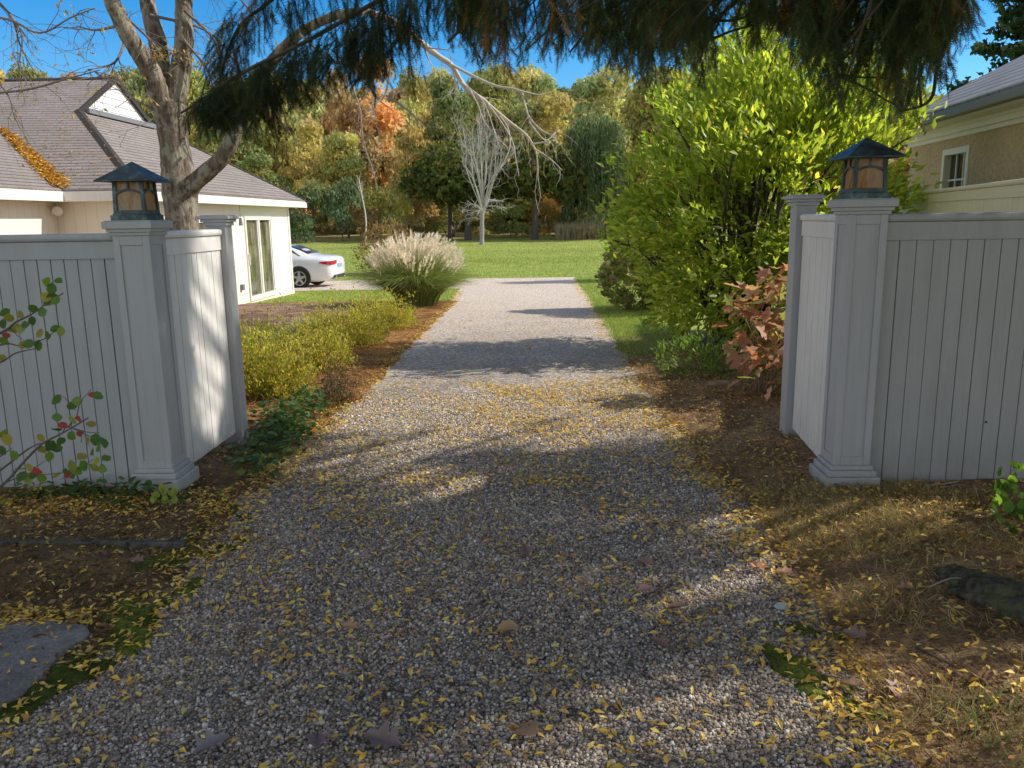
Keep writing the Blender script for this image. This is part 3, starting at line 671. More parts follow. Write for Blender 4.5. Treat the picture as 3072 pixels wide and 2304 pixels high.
# sliding door: frame > two panes, handle
h = Hard()
y0, y1, za, zb_ = 20.52, 22.62, -.36, 1.76
for (a, c, d, e) in ((y0, y0 + .09, za, zb_), (y1 - .09, y1, za, zb_), (y0 + .09, y1 - .09, zb_ - .09, zb_), (y0 + .09, y1 - .09, za, za + .12), (21.52, 21.62, za + .12, zb_ - .09)):
    h.box((-7.30, a, d), (-7.165, c, e))
for (a, c) in ((y0 + .09, y0 + .14), (21.47, 21.52), (21.62, 21.67), (y1 - .14, y1 - .09)): h.box((-7.28, a, za + .12), (-7.19, c, zb_ - .09))
dr = h.build('sliding_door', M['trim'], t, .004)
h = Hard(); h.box((-7.26, y0 + .14, za + .12), (-7.245, 21.47, zb_ - .09)); h.build('pane', M['glass2'], dr)
h = Hard(); h.box((-7.255, 21.67, za + .12), (-7.24, y1 - .14, zb_ - .09)); h.build('pane', M['glass2'], dr)
h = Hard(); h.box((-7.165, y0 + .03, .55), (-7.12, y0 + .055, .85)); h.build('handle', M['trim'], dr, .006)
h = Hard(); h.box((-7.2, 16.0, -.35), (-7.15, 16.09, 1.72)); h.box((-7.2, 18.35, -.35), (-7.15, 18.44, 1.72)); h.box((-7.2, 16.09, 1.62), (-7.15, 18.35, 1.72)); h.box((-7.2, 16.86, -.35), (-7.15, 16.96, 1.62))
wf = h.build('door_frame', M['trim'], t, .004)
h = Hard(); h.box((-7.2, 16.09, -.35), (-7.18, 16.86, 1.62)); h.box((-7.2, 16.96, -.35), (-7.18, 18.35, 1.62)); h.build('pane', M['glass2'], wf)
h = Hard(); h.box((-7.2, 19.9, -.02), (-7.12, 20.02, .12)); h.build('outlet_box', M['gutter'], t, .004)
h = Hard(); h.box((-7.2, 24.22, -.37), (-7.18, 24.36, ZE - .2)); h.build('corner_board', M['trim'], t, .004)

t = thing('floodlight', 'twin round white floodlights under the eave in the house corner', 'floodlight', (-8.5, 14.6, 1.9))
h = Hard(); h.cyl((-8.5, 14.75, 1.93), (-8.5, 14.70, 1.93), .06); h.build('base', M['trim'], t, 0, smooth_=False)
for dx in (-.09, .10):
    h = Hard(); h.cyl((-8.5 + dx * .3, 14.70, 1.93), (-8.5 + dx, 14.52, 1.86), .035, .085, 18); h.build('lamp_head', M['trim'], t)
t = thing('wind_chime', 'small grey bell hanging on a cord from the house eave', 'wind chime', (-6.95, 19.6, 1.6))
h = Hard(); h.cyl((-6.95, 19.6, 1.72), (-6.95, 19.6, 2.13), .008, n=6); h.build('cord', M['gutter'], t)
h = Hard(); h.cyl((-6.95, 19.6, 1.54), (-6.95, 19.6, 1.72), .055, .03, 12); h.build('bell', M['gutter'], t)

# yellow leaves lying in the roof valley
b = Buf(); n = 2600; s = rng.beta(1.1, 1.3, n) * 2.5; q = rng.normal(0, .09, n) * (.35 + .65 * (1 - s / 2.6))
px_, py_ = WX - s + q * .7, EY0 + s + q * .7; pz = ZE + kx * s + .05 + rng.uniform(0, .03, n) + np.abs(q) * .25
a = rng.uniform(0, 6.28, n); X, Yv, Z = frames(np.stack([np.cos(a), np.sin(a), rng.normal(0, .3, n)], 1), np.tile([0, 0, 1.], (n, 1)) + rng.normal(0, .4, (n, 3)))
b.inst(LEAF_V, LEAF_F, np.stack([px_, py_, pz], 1), X, Yv, Z, rng.uniform(.06, .10, n), pick([(.62, .34, .05), (.70, .42, .08), (.5, .25, .04)], n))
n = 260; x_ = rng.uniform(-10, -7.5, n); y_ = rng.uniform(EY0 + .1, 17.5, n)
a = rng.uniform(0, 6.28, n); X, Yv, Z = frames(np.stack([np.cos(a), np.sin(a), kx * np.sin(a)], 1), np.tile([0, -.3, 1.], (n, 1)))
ok = (x_ < EX - (y_ - EY0) * .8) & (x_ > WX - (y_ - EY0)); b.inst(LEAF_V, LEAF_F, np.stack([x_, y_, ZE + kx * (y_ - EY0) + .03], 1)[ok], X[ok], Yv[ok], Z[ok], rng.uniform(.05, .08, ok.sum()), pick([(.62, .34, .05), (.5, .25, .04)], int(ok.sum())))
tag(b.build('fallen_leaves', M['fallen']), 'orange yellow leaves piled in the valley of the house roof', 'leaves', kind='stuff')

# ================================================================== RIGHT HOUSE
t = thing('house', 'tan stucco house with slate roof beyond the right fence', 'house', (6.2, 12, 0))
A = Vector((6.19, 14.0, 0)); B = Vector((5.60, 7.4, 0)); D = (B - A).normalized(); Nn = Vector((D.y, -D.x, 0))   # outward (-x)
if Nn.x > 0: Nn = -Nn
Ln = (B - A).length
PR = Matrix(((D.x, -Nn.x, 0, A.x), (D.y, -Nn.y, 0, A.y), (0, 0, 1, 0), (0, 0, 0, 1)))     # local x along wall, local y inward
wl = 5.8
def wx(px_, zz=2.0):
    """distance along the wall whose line meets this picture column"""
    d = ray(px_, 160); d = d / d[1]; s_ = (A.x - d[0] * A.y) / (d[0] * D.y - D.x); return s_
u0, u1 = wx(943.5), wx(969.7); zt_, zb2 = 2.50, 1.20
h = Hard(); h.box((0, 0, -.4), (u0, .25, 2.80), PR); h.box((u1, 0, -.4), (wl, .25, 2.80), PR); h.box((u0, 0, zt_), (u1, .25, 2.80), PR); h.box((u0, 0, -.4), (u1, .25, zb2), PR)
h.box((0, .25, -.4), (.25, 9, 2.80), PR); h.box((wl - .25, .25, -.4), (wl, 9, 2.80), PR); h.build('wall', M['stucco'], t)
h = Hard(); h.box((-.06, -.03, 2.64), (wl, 0, 2.82), PR); h.box((-.08, -.07, 2.70), (wl, -.03, 2.82), PR); h.box((-.12, -.33, 2.82), (wl, -.0, 2.86), PR); h.box((-.12, -.10, 2.77), (wl, -.07, 2.82), PR); h.build('cornice', M['trim'], t, .006)
h = Hard(); h.box((-.3, -.45, 2.84), (wl, -.33, 2.95), PR); h.build('gutter', M['gutter'], t, .02)
h = Hard(); sl = .56; q = [PR @ Vector(p) for p in ((-.32, -.42, 2.96), (wl, -.42, 2.96), (wl, 5, 2.96 + 5.42 * sl), (5.1, 5, 2.96 + 5.42 * sl))]
up = (PR.to_3x3() @ Vector((0, 1, sl))); dd = PR.to_3x3() @ Vector((1, 0, 0)); slope(h, q, dd, up)
q = [PR @ Vector(p) for p in ((-.32, 10.4, 2.96), (-.32, -.42, 2.96), (5.1, 5, 2.96 + 5.42 * sl))]; slope(h, q, PR.to_3x3() @ Vector((0, 1, 0)), PR.to_3x3() @ Vector((1, 0, sl)))
r_ = h.build('roof', M['slate'], t, fix=False); so = r_.modifiers.new('thick', 'SOLIDIFY'); so.thickness = .06; so.offset = 0
h = Hard(); fw = .085
for (a, c, d, e) in ((u0, u0 + fw, zb2, zt_), (u1 - fw, u1, zb2, zt_), (u0 + fw, u1 - fw, zt_ - fw, zt_), (u0 + fw, u1 - fw, zb2, zb2 + fw)): h.box((a, -.025, d), (c, .10, e), PR)
a, c = u0 + fw, u1 - fw
for i in (1, 2): x_ = a + (c - a) * i / 3; h.box((x_ - .012, .05, zb2 + fw), (x_ + .012, .075, zt_ - fw), PR)
for zz in (1.66, 2.06): h.box((a, .048, zz - .012), (c, .073, zz + .012), PR)
wn = h.build('window', M['trim'], t, .004)
h = Hard(); h.box((a, .078, zb2 + fw), (c, .085, zt_ - fw), PR); h.build('pane', M['glass'], wn)

fence('board_fence', 'cream board fence in front of the tan stucco house', (5.22, 12.0), (3.75, 5.9), .05, 1.87, .14, M['cream_fence'], G)
t = thing('fence_post', 'cream fence post with wide white cap by the stucco house corner', 'fence post', (5.25, 12.1, 0))
h = Hard(); h.box((5.16, 12.01, -.1), (5.34, 12.19, 1.83)); h.build('shaft', M['cream_fence'], t, .004)
h = Hard(); h.box((5.12, 11.97, 1.83), (5.38, 12.23, 1.87)); h.box((5.09, 11.94, 1.87), (5.41, 12.26, 1.91)); h.box((5.06, 11.91, 1.91), (5.44, 12.29, 1.95)); h.build('cap', M['trim'], t, .008)

# ================================================================== CAR
t = thing('parked_car', 'white saloon car parked behind the corner of the cream house', 'car', (-6.66, 28.05, -.58))
CP = Matrix.Translation((-6.66, 28.1, float(T(0, 28)))) @ Matrix.Rotation(rad(-3), 4, 'Z')
ST = [  # x, bottom z, w_low, w_mid, w_sh, z_sh, w_top, z_top
    (0.0, .42, .60, .64, .60, .86, .54, .93), (-.05, .31, .78, .83, .76, .90, .70, .985), (-.20, .25, .87, .905, .845, .93, .74, 1.035), (-.50, .21, .905, .925, .875, .955, .72, 1.075),
    (-.80, .20, .91, .93, .885, .965, .70, 1.10), (-1.15, .20, .91, .93, .89, .97, .63, 1.26), (-1.6, .20, .91, .93, .89, .97, .58, 1.41), (-2.2, .20, .91, .93, .89, .97, .58, 1.46), (-3.0, .20, .91, .93, .89, .96, .58, 1.42),
    (-3.35, .20, .91, .93, .89, .95, .62, 1.28), (-3.8, .20, .91, .93, .88, .93, .70, 1.04), (-4.4, .22, .90, .92, .86, .86, .70, .95), (-4.75, .26, .82, .86, .78, .74, .66, .82), (-4.9, .34, .6, .66, .6, .62, .5, .68)]
def sect(s):
    x, zb, wl_, wm, ws, zs, wt, zt = s
    half = [(wl_ * .85, zb), (wl_, zb + .10), (wm, .56), (wm * .995, .72), (ws + .012, zs - .03), (ws - .02, zs + .01), (wt + (ws - wt) * .12, zt - .045), (wt * .8, zt - .006), (wt * .35, zt + .008)]
    return [(x, -y, z) for y, z in half] + [(x, y, z) for y, z in half[::-1]]
R_ = np.array([sect(s) for s in ST]); nr, nc = R_.shape[:2]
f = []
for i in range(nr - 1):
    for j in range(nc):
        a0, a1 = i * nc + j, i * nc + (j + 1) % nc; f += [(a0, a0 + nc, a1 + nc), (a0, a1 + nc, a1)]
vv = R_.reshape(-1, 3); c0 = len(vv); vv = np.concatenate([vv, R_[:1].mean(1), R_[-1:].mean(1)])
for j in range(nc): f += [(c0, j, (j + 1) % nc), (c0 + 1, (nr - 1) * nc + (j + 1) % nc, (nr - 1) * nc + j)]
vv = np.array([CP @ Vector(p) for p in vv]); b = Buf(); b.add(vv, f); body = b.build('body', M['car'], t, True)
def cquad(name, pts, mat, parent=t):
    h = Hard(); h.quad([CP @ Vector(p) for p in pts]); return h.build(name, mat, parent, fix=False)
cquad('rear_window', [(-.86, -.60, 1.145), (-.86, .60, 1.145), (-1.5, .50, 1.405), (-1.5, -.50, 1.405)], M['glass'])
cquad('side_window', [(-1.05, -.80, 1.05), (-1.5, -.655, 1.335), (-2.0, -.64, 1.385), (-2.0, -.875, 1.02)], M['glass2'])
cquad('side_window', [(-2.06, -.875, 1.02), (-2.06, -.64, 1.385), (-2.9, -.64, 1.36), (-3.3, -.82, 1.0)], M['glass2'])
h = Hard(); LP = [(.03, -.40), (.025, -.62), (-.03, -.83), (-.18, -.915), (-.40, -.935)]
for i, ((xa, ya), (xb, yb)) in enumerate(zip(LP, LP[1:])):
    za, zb3 = (.80, .78, .76, .78)[i], (.78, .76, .78, .83)[i]
    h.prism([(xa, ya, za), (xb, yb, zb3), (xb, yb + .02, .915 - .012 * i), (xa, ya + .02, .915 - .01 * i)], (-.04, .05, 0), CP)
h.build('tail_light', M['lamp'], t)
h = Hard(); h.prism([(.0, -.26, .66), (.0, .26, .66), (.0, .26, .79), (.0, -.26, .79)], (.015, 0, 0), CP); h.build('number_plate', M['plate'], t)
h = Hard(); h.prism([(-.02, -.72, .30), (-.02, .72, .30), (.03, .62, .42), (.03, -.62, .42)], (-.1, 0, 0), CP); h.build('bumper_insert', M['dark'], t)
for s in (-1, 1):
    h = Hard(); h.cyl(CP @ Vector((.0, s * .52, .35)), CP @ Vector((.045, s * .52, .35)), .06, n=14); h.build('exhaust_tip', M['chrome'], t)
h = Hard(); h.cyl(CP @ Vector((-.46, -.931, .60)), CP @ Vector((-.46, -.936, .60)), .022, n=12); h.build('filler_cap', M['car'], t)
for wx_, yy in ((-1.12, -1), (-1.12, 1), (-4.05, -1), (-4.05, 1)):
    h = Hard(); h.cyl(CP @ Vector((wx_, yy * .90, .36)), CP @ Vector((wx_, yy * .9345, .36)), .385, n=36); h.build('wheel_arch', M['dark'], t)
    h = Hard(); h.cyl(CP @ Vector((wx_, yy * .72, .335)), CP @ Vector((wx_, yy * .945, .335)), .335, n=36); tw = h.build('wheel', M['rubber'], t, .02)
    h = Hard(); h.cyl(CP @ Vector((wx_, yy * .945, .335)), CP @ Vector((wx_, yy * .948, .335)), .235, n=30); h.build('rim_well', M['dark'], tw)
    h = Hard()
    for i in range(5):
        an = i * 2 * math.pi / 5 + .3; c_, s_ = math.cos(an), math.sin(an)
        q = [(.03, -.045), (.03, .045), (.225, .035), (.225, -.035)]
        h.prism([(wx_ + u * c_ - v_ * s_, yy * .949, .335 + u * s_ + v_ * c_) for u, v_ in q], (0, yy * .012, 0), CP)
    h.cyl(CP @ Vector((wx_, yy * .949, .335)), CP @ Vector((wx_, yy * .964, .335)), .055, n=14)
    n_ = 30
    for i in range(n_):
        a0, a1 = 2 * math.pi * i / n_, 2 * math.pi * (i + 1) / n_
        h.prism([(wx_ + r0 * math.cos(an), yy * .949, .335 + r0 * math.sin(an)) for r0, an in ((.215, a0), (.24, a0), (.24, a1), (.215, a1))], (0, yy * .012, 0), CP)
    h.build('rim', M['alloy'], tw)

# ================================================================== VEGETATION
def pl(pts, Y, dY=0.0):
    """picture columns/rows walked at depth Y (drifting by dY) -> points standing in the world"""
    n = len(pts); return np.array([at(p[0], p[1], Y + dY * i / max(1, n - 1)) for i, p in enumerate(pts)])
def limb(buf, pts, r0, r1, sides=8, n=6, rough=.05, col=(1, 1, 1), power=1.0):
    c = spline(pts, n); t = np.linspace(0, 1, len(c)) ** power; r = (r0 + (r1 - r0) * t) * (1 + rng.uniform(-rough, rough, len(c)))
    tube(buf, c, r, sides, col); return c
def twigs(buf, curve, n, L0, L1, r, down=.3, spread=1.0, sub=2, tips=None, col=(1, 1, 1), t0=.15, lvl=0):
    """fine side shoots along a curve, forking again"""
    d = unit(np.gradient(curve, axis=0))
    for _ in range(n):
        i = int(len(curve) * rng.uniform(t0, .98)); L = rng.uniform(L0, L1); dr = unit(d[i] * .8 + rdir(1)[0] * spread * .7 + np.array([0, 0, -down]))
        k = 5; p = [curve[i]]
        for j in range(k):
            dr = unit(dr + rng.normal(size=3) * .22 + np.array([0, 0, -down * .18])); p.append(p[-1] + dr * L / k)
        p = np.array(p); tube(buf, p, np.linspace(r, r * .35, k + 1), 4 if lvl else 5, col)
        if tips is not None: tips.append(p[-1]); tips.append(p[3])
        if sub > 0: twigs(buf, p, rng.integers(1, 4), L0 * .45, L1 * .5, r * .55, down, spread, sub - 1, tips, col, .3, lvl + 1)

# ------------------------------------------------------------------ shade tree by the left house
Y0 = 8.0; base = at(186, 392, Y0); base[2] = T(base[0], base[1])
t = thing('shade_tree', 'bare grey barked tree with lichen between the gate and the cream house', 'tree', base)
b = Buf()
trunk = np.concatenate([[base + [0, 0, -.1]], pl([(185, 350), (183, 290), (183, 240), (181, 205), (177, 165), (172, 130), (169, 105)], Y0)])
c = spline(trunk, 8); tt = np.linspace(0, 1, len(c)); rr = np.interp(tt, [0, .06, .2, .5, .62, .8, 1], [.30, .22, .155, .150, .165, .13, .15]) * (1 + rng.uniform(-.03, .03, len(c)))
tube(b, c, rr, 16)
limb(b, pl([(171, 140), (160, 98), (152, 74), (142, 57), (127, 33), (113, 4), (103, -25), (85, -80)], Y0, -.5), .105, .055, 12)
limb(b, pl([(169, 112), (163, 84), (158, 45), (150, 15), (143, -20), (130, -90)], Y0, .3), .10, .06, 12)
limb(b, pl([(172, 115), (180, 72), (184, 42), (184, 0), (188, -40), (200, -120)], Y0, .2), .105, .06, 12)
lowl = limb(b, pl([(182, 208), (192, 186), (207, 172), (222, 158), (232, 140), (237, 124), (245, 106), (262, 76), (280, 52), (305, 30), (335, 16), (363, 11)], Y0, -.4), .090, .034, 12)
b.build('trunk', M['bark'], t, True)
b = Buf(); tips = []; PC = (.62, .55, .46); DC = (.22, .18, .16)
up = limb(b, pl([(363, 11), (390, 20), (409, 32), (425, 46), (441, 58), (452, 66), (466, 88), (482, 99), (497, 112), (512, 124), (525, 134), (533, 145), (537, 157), (538, 180)], Y0 - .4, .2), .036, .005, 7, 5, .06, PC)
u2 = limb(b, pl([(450, 64), (475, 77), (496, 86), (520, 91), (525, 105), (531, 120), (548, 134), (557, 130)], Y0 - .35, -.5), .014, .004, 6, 5, .05, PC)
limb(b, pl([(533, 144), (545, 142), (556, 139)], Y0 - .3, -.2), .010, .004, 5, 4, .05, PC); limb(b, pl([(520, 91), (540, 95), (552, 92)], Y0 - .6), .009, .004, 5, 4, .05, PC)
for q in ([(461, 82), (480, 97), (488, 112), (494, 130), (500, 148)], [(470, 90), (478, 105), (484, 121), (496, 136), (508, 148)], [(488, 104), (500, 120), (512, 140), (516, 160), (519, 176)], [(500, 116), (508, 128), (510, 145), (505, 160), (497, 172)],
          [(452, 68), (455, 84), (448, 96)], [(425, 48), (430, 62), (440, 74)], [(533, 148), (545, 155), (555, 163), (562, 170)], [(529, 122), (545, 140), (556, 132)]):
    cc = limb(b, pl(q, Y0 - .35, rng.uniform(-.4, .4)), .0065, .003, 5, 4, .05, PC); twigs(b, cc, 4, .08, .22, .0024, .4, 1, 1, None, PC)
twigs(b, up, 20, .12, .38, .0032, .5, .9, 2, tips, PC, .3); twigs(b, u2, 10, .10, .3, .0026, .45, .9, 1, None, PC, .2)
for q in ([(345, 20), (356, 60), (375, 95), (392, 110)], [(356, 40), (350, 75), (360, 110), (363, 140), (372, 168), (378, 190)], [(300, 34), (330, 60), (358, 64), (366, 95)], [(395, 24), (420, 45), (448, 50)], [(392, 60), (385, 95), (372, 105)], [(385, 95), (405, 108), (422, 125)]):
    cc = limb(b, pl(q, Y0 - .4, rng.uniform(-.3, .3)), .013, .004, 5, 4, .05, tuple(np.array(PC) * .6)); twigs(b, cc, 5, .15, .4, .004, .3, 1, 1, tips, tuple(np.array(PC) * .6))
for q in ([(122, 25), (95, 30), (78, 26)], [(127, 35), (115, 62), (88, 70)], [(150, 15), (205, 30), (235, 60)], [(184, 10), (215, 42), (222, 85)], [(184, 40), (210, 75), (214, 120)], [(113, 5), (150, 40), (165, 62)], [(172, 118), (150, 108), (118, 90)], [(188, -20), (235, -5), (262, 28)], [(245, 106), (270, 108), (282, 125)]):
    cc = limb(b, pl(q, Y0, rng.uniform(-.6, .6)), .016, .005, 5, 5, .05, DC); twigs(b, cc, 9, .2, .55, .004, .15, 1.1, 2, tips, DC)
for q in ([(-40, -30), (8, 12), (20, 45), (33, 70)], [(-40, 10), (10, 20), (40, 33), (70, 18), (95, 8)], [(-30, 95), (25, 90), (70, 78), (100, 70)], [(-20, 60), (8, 95), (15, 120)], [(10, 15), (22, 35), (18, 70)]):
    cc = limb(b, pl(q, Y0 - .8, rng.uniform(-.5, .5)), .013, .004, 5, 5, .05, DC); twigs(b, cc, 9, .15, .5, .004, .3, 1, 2, tips, DC)
for i in range(9):  # long unseen limbs added to throw branch shadows on the house roof
    p0 = at(170, -40, Y0); e = p0 + np.array([rng.uniform(-3.5, 1.0), rng.uniform(5, 9.5), rng.uniform(2.6, 5.5)]); m_ = (p0 + e) / 2 + [0, -.8, .9]
    cc = limb(b, [p0, m_, e], .13, .05, 8, 8, .05, DC); twigs(b, cc, 20, .7, 2.0, .012, 0, 1.1, 2, None, DC)
    for _ in range(4):
        q = cc[rng.integers(9, len(cc))]; limb(b, [q, q + rng.normal(0, .4, 3) + [0, .5, .4], q + rng.normal(0, .8, 3) + [0, 1.2, 1.0]], .05, .02, 6, 5, .05, DC)
# high limbs above the picture: they shade the house roof
for i in range(11):
    a = rng.uniform(0, 6.28); p0 = at(165, -60, Y0) + rng.normal(0, .15, 3); L = rng.uniform(1.8, 3.6)
    e = p0 + np.array([math.cos(a) * L * .8, math.sin(a) * L * .8 + .4, rng.uniform(.7, 2.6)]); m_ = (p0 + e) / 2 + [0, 0, .4]
    cc = limb(b, [p0, m_, e], .045, .012, 6, 6, .05, DC); twigs(b, cc, 14, .4, 1.1, .007, 0, 1.1, 2, tips, DC)
b.build('branches', M['paletwig'], t, True)
b = Buf(); tp = np.array(tips); tp = tp[rng.uniform(size=len(tp)) < .13]
extra = [at(165 + rng.normal(0, 10), 52 + rng.normal(0, 4), Y0 - .2) for _ in range(70)] + [at(*q, Y0 - .2) + rng.normal(0, .03, 3) for q in ((120, 22), (124, 28), (128, 36), (136, 55), (60, 2), (68, 6), (72, 14), (196, 60), (202, 66), (208, 72), (210, 60)) for _ in range(5)]
tp = np.concatenate([tp, extra]); n = len(tp); X, Yv, Z = frames(rdir(n) + [0, 0, -.8], rdir(n))
b.inst(LEAF_V, LEAF_F, tp, X, Yv, Z, rng.uniform(.03, .06, n), pick([(.62, .40, .05), (.55, .33, .06), (.45, .38, .08)], n)); b.build('leaves', M['leaf'], t)

# ------------------------------------------------------------------ spruce: trunk stands just right of the frame, boughs hang into it
SP = np.array([2.75, 1.75, 0.0])
t_sp = thing('spruce_tree', 'huge old spruce whose drooping boughs fill the top of the picture', 'tree', SP)
b = Buf(); limb(b, [SP + [0, 0, -.2], SP + [0, 0, .35], SP + [.02, 0, 2], SP + [0, .05, 6], SP + [0, 0, 14]], .48, .05, 14, 8, .03); b.build('trunk', M['darkbark'], t_sp, True)
rootpts = [SP + [-.15, .35, .25], ground(1010, 612) + [0, 0, .035], ground(962, 588) + [0, 0, .02], ground(930, 568) + [0, 0, -.04]]
b = Buf(); c = spline(rootpts, 16); nn_ = len(c); tube(b, c, np.interp(np.linspace(0, 1, nn_), [0, .4, .75, 1], [.2, .105, .08, .03]) * (1 + .10 * np.sin(np.arange(nn_) * .7)), 40, (.085, .08, .06))
Vr = b.V[0]; cz = np.repeat(c, 40, 0); dv = Vr[:len(cz)] - cz; th = np.tile(np.arange(40), nn_) * .157; al = np.repeat(np.arange(nn_), 40)
k_ = 1 + .10 * np.sin(th * 7 + al * .25) + .07 * np.sin(al * .9 + th * 3) + rng.uniform(-.07, .07, len(cz)); Vr[:len(cz)] = cz + dv * k_[:, None] * [1, 1, .72]
b.build('root', m_bark('root_bark', (.075, .065, .05), (.15, .135, .105), (.10, .12, .05), .7), t_sp, True)

NSEG = []
for _ in range(4):
    tv, tf = [], []; nn = 46
    for i in range(nn):
        tpos = (i + rng.uniform(0, 1)) / nn; ph = i * 2.4 + rng.uniform(-.3, .3); o = np.array([math.cos(ph), .75, math.sin(ph)]); o /= np.linalg.norm(o)
        L = rng.uniform(.13, .19) * (1 - .25 * tpos); s = np.cross(o, [0.3, .2, .9]); s = s / np.linalg.norm(s) * .011
        p = np.array([0, tpos, 0]); k = len(tv); tv += [p + s, p - s, p + o * L]; tf.append((k, k + 1, k + 2))
    for s in ((.010, 0, 0), (0, 0, .010)):
        s = np.array(s); k = len(tv); tv += [s, -s, np.array([0, 1.02, 0])]; tf.append((k, k + 1, k + 2))
    NSEG.append((np.array(tv), tf))
SPG = [(.065, .10, .045), (.09, .135, .058), (.13, .165, .065), (.05, .075, .04)]; SPO = [(.30, .17, .055), (.38, .23, .08), (.22, .13, .055)]
def strand(rec, p, L, lean, colr, seg=.11, side=True, pr=.75):
    d = unit(np.array([lean[0], lean[1], lean[2]])); p = np.array(p, float); done = 0
    while done < L:
        s = min(seg * rng.uniform(.8, 1.2), max(.05, L - done + .04)); rec.append((p.copy(), d.copy(), s, colr))
        if side and rng.uniform() < pr:
            sd_ = unit(d * .6 + rdir(1)[0] * [.6, .6, .3] + [0, 0, -.25]); rec.append((p + d * s * .5, sd_, s * rng.uniform(.6, 1.05), colr))
        p = p + d * s; done += s; d = unit(d + [0, 0, -.55] + rng.normal(size=3) * .13)
def flush(rec, buf, fat=1.0):
    if not rec: return
    P = np.array([r[0] for r in rec]); D_ = np.array([r[1] for r in rec]); S = np.array([r[2] for r in rec]); Cc = np.array([r[3] for r in rec])
    w_ = rng.integers(0, 4, len(P))
    for i in range(4):
        m_ = w_ == i; X, Yv, Z = frames(D_[m_], rdir(m_.sum())); sc = np.stack([S[m_] * fat, S[m_], S[m_] * fat], 1)
        buf.inst(NSEG[i][0], NSEG[i][1], P[m_], X, Yv, Z, sc, Cc[m_] * rng.uniform(.8, 1.25, (m_.sum(), 1)))
def scol(po):
    return np.array(SPO[rng.integers(3)] if rng.uniform() < po else SPG[rng.integers(4)])
def bough(name_pts, label, strands, rad0=.02):
    """visible bough: woody axis + needles hanging from it"""
    bw = Buf(); cv = limb(bw, name_pts, rad0, .006, 7, 6, .05, (.09, .07, .055)); 
    rec = []; strands(rec, cv, bw)
    o = bw.build('bough', M['paletwig'], t_sp, True)
    nb = Buf(); flush(rec, nb, 1.9); nb.build('needles', M['needle'], o)
    return o
# right hand curtain: hem of the needles along the picture, in columns
HEM = ([440, 452, 470, 500, 530, 560, 590, 620, 650, 672, 690, 705, 722, 740, 770, 800, 818, 840, 865, 885, 905, 925, 940, 955, 970], [44, 52, 58, 70, 80, 86, 84, 82, 88, 74, 58, 92, 64, 46, 40, 58, 92, 104, 98, 112, 118, 106, 84, 62, 36])
def curtain(x0, x1, Yc, n, po, short=1.0):
    def fn(rec, cv, bw):
        cl = rng.uniform(x0, x1, 16); cy_ = rng.uniform(-.35, .35, 16); co = rng.uniform(0, 1, 16); hf = rng.choice([.35, .5, .7, .85, 1.0, 1.05], 16)
        for _ in range(int(n * .66)):
            k_ = rng.integers(16); px_ = float(np.clip(cl[k_] + rng.normal(0, 3.6 + 3 * (hf[k_] < .6)), x0, x1)); hem = np.interp(px_, *HEM) * short * hf[k_] + rng.normal(0, 5); Ys = Yc + cy_[k_] + rng.normal(0, .10)
            top = rng.uniform(-50, max(-40, hem - 14)) if rng.uniform() < .8 else rng.uniform(-40, 10)
            p = at(px_, top, Ys); q = at(px_, hem, Ys); L = (p[2] - q[2]) * rng.uniform(.55, 1.0)
            if L < .06: continue
            L = min(L, rng.uniform(.2, .5)); po_ = .55 if co[k_] < po * 2.0 else .03
            strand(rec, p, L, (rng.normal(0, .36), rng.normal(0, .3), -.75), scol(po_), .11, True, .8)
            if rng.uniform() < .10:
                i = rng.integers(len(cv)); tube(bw, wiggle(cv[i], p, 5, .03), [.009, .007, .006, .005, .004], 4, (.10, .075, .055))
    return fn
S1 = SP + [-.2, .25, 4.3]
bough([S1, at(760, -160, 3.2), at(640, -70, 4.2), at(520, -20, 4.9), at(470, 20, 5.2), at(448, 42, 5.3)], '', curtain(446, 580, 5.0, 420, .06))
bough([S1 + [.1, 0, .3], at(790, -150, 3.4), at(690, -60, 4.6), at(610, 5, 5.3), at(570, 52, 5.5)], '', curtain(540, 700, 5.1, 620, .16))
bough([S1 + [.1, .1, -.2], at(880, -170, 3.2), at(790, -70, 4.4), at(720, 0, 5.0), at(700, 62, 5.3)], '', curtain(650, 800, 4.9, 520, .14))
bough([SP + [0, .3, 3.9], at(930, -170, 3.2), at(880, -70, 4.2), at(850, 10, 4.7), at(835, 75, 5.0)], '', curtain(770, 900, 4.7, 560, .18))
bough([SP + [.1, .3, 4.1], at(1010, -170, 3.2), at(965, -60, 4.1), at(930, 10, 4.6), at(912, 84, 4.9)], '', curtain(860, 966, 4.6, 480, .15))
bough([SP + [.1, .3, 3.6], at(1060, -120, 3.0), at(985, -40, 3.9), at(940, 60, 4.7), at(930, 100, 4.9), at(900, 112, 5.2)], '', curtain(880, 968, 4.8, 200, .06))
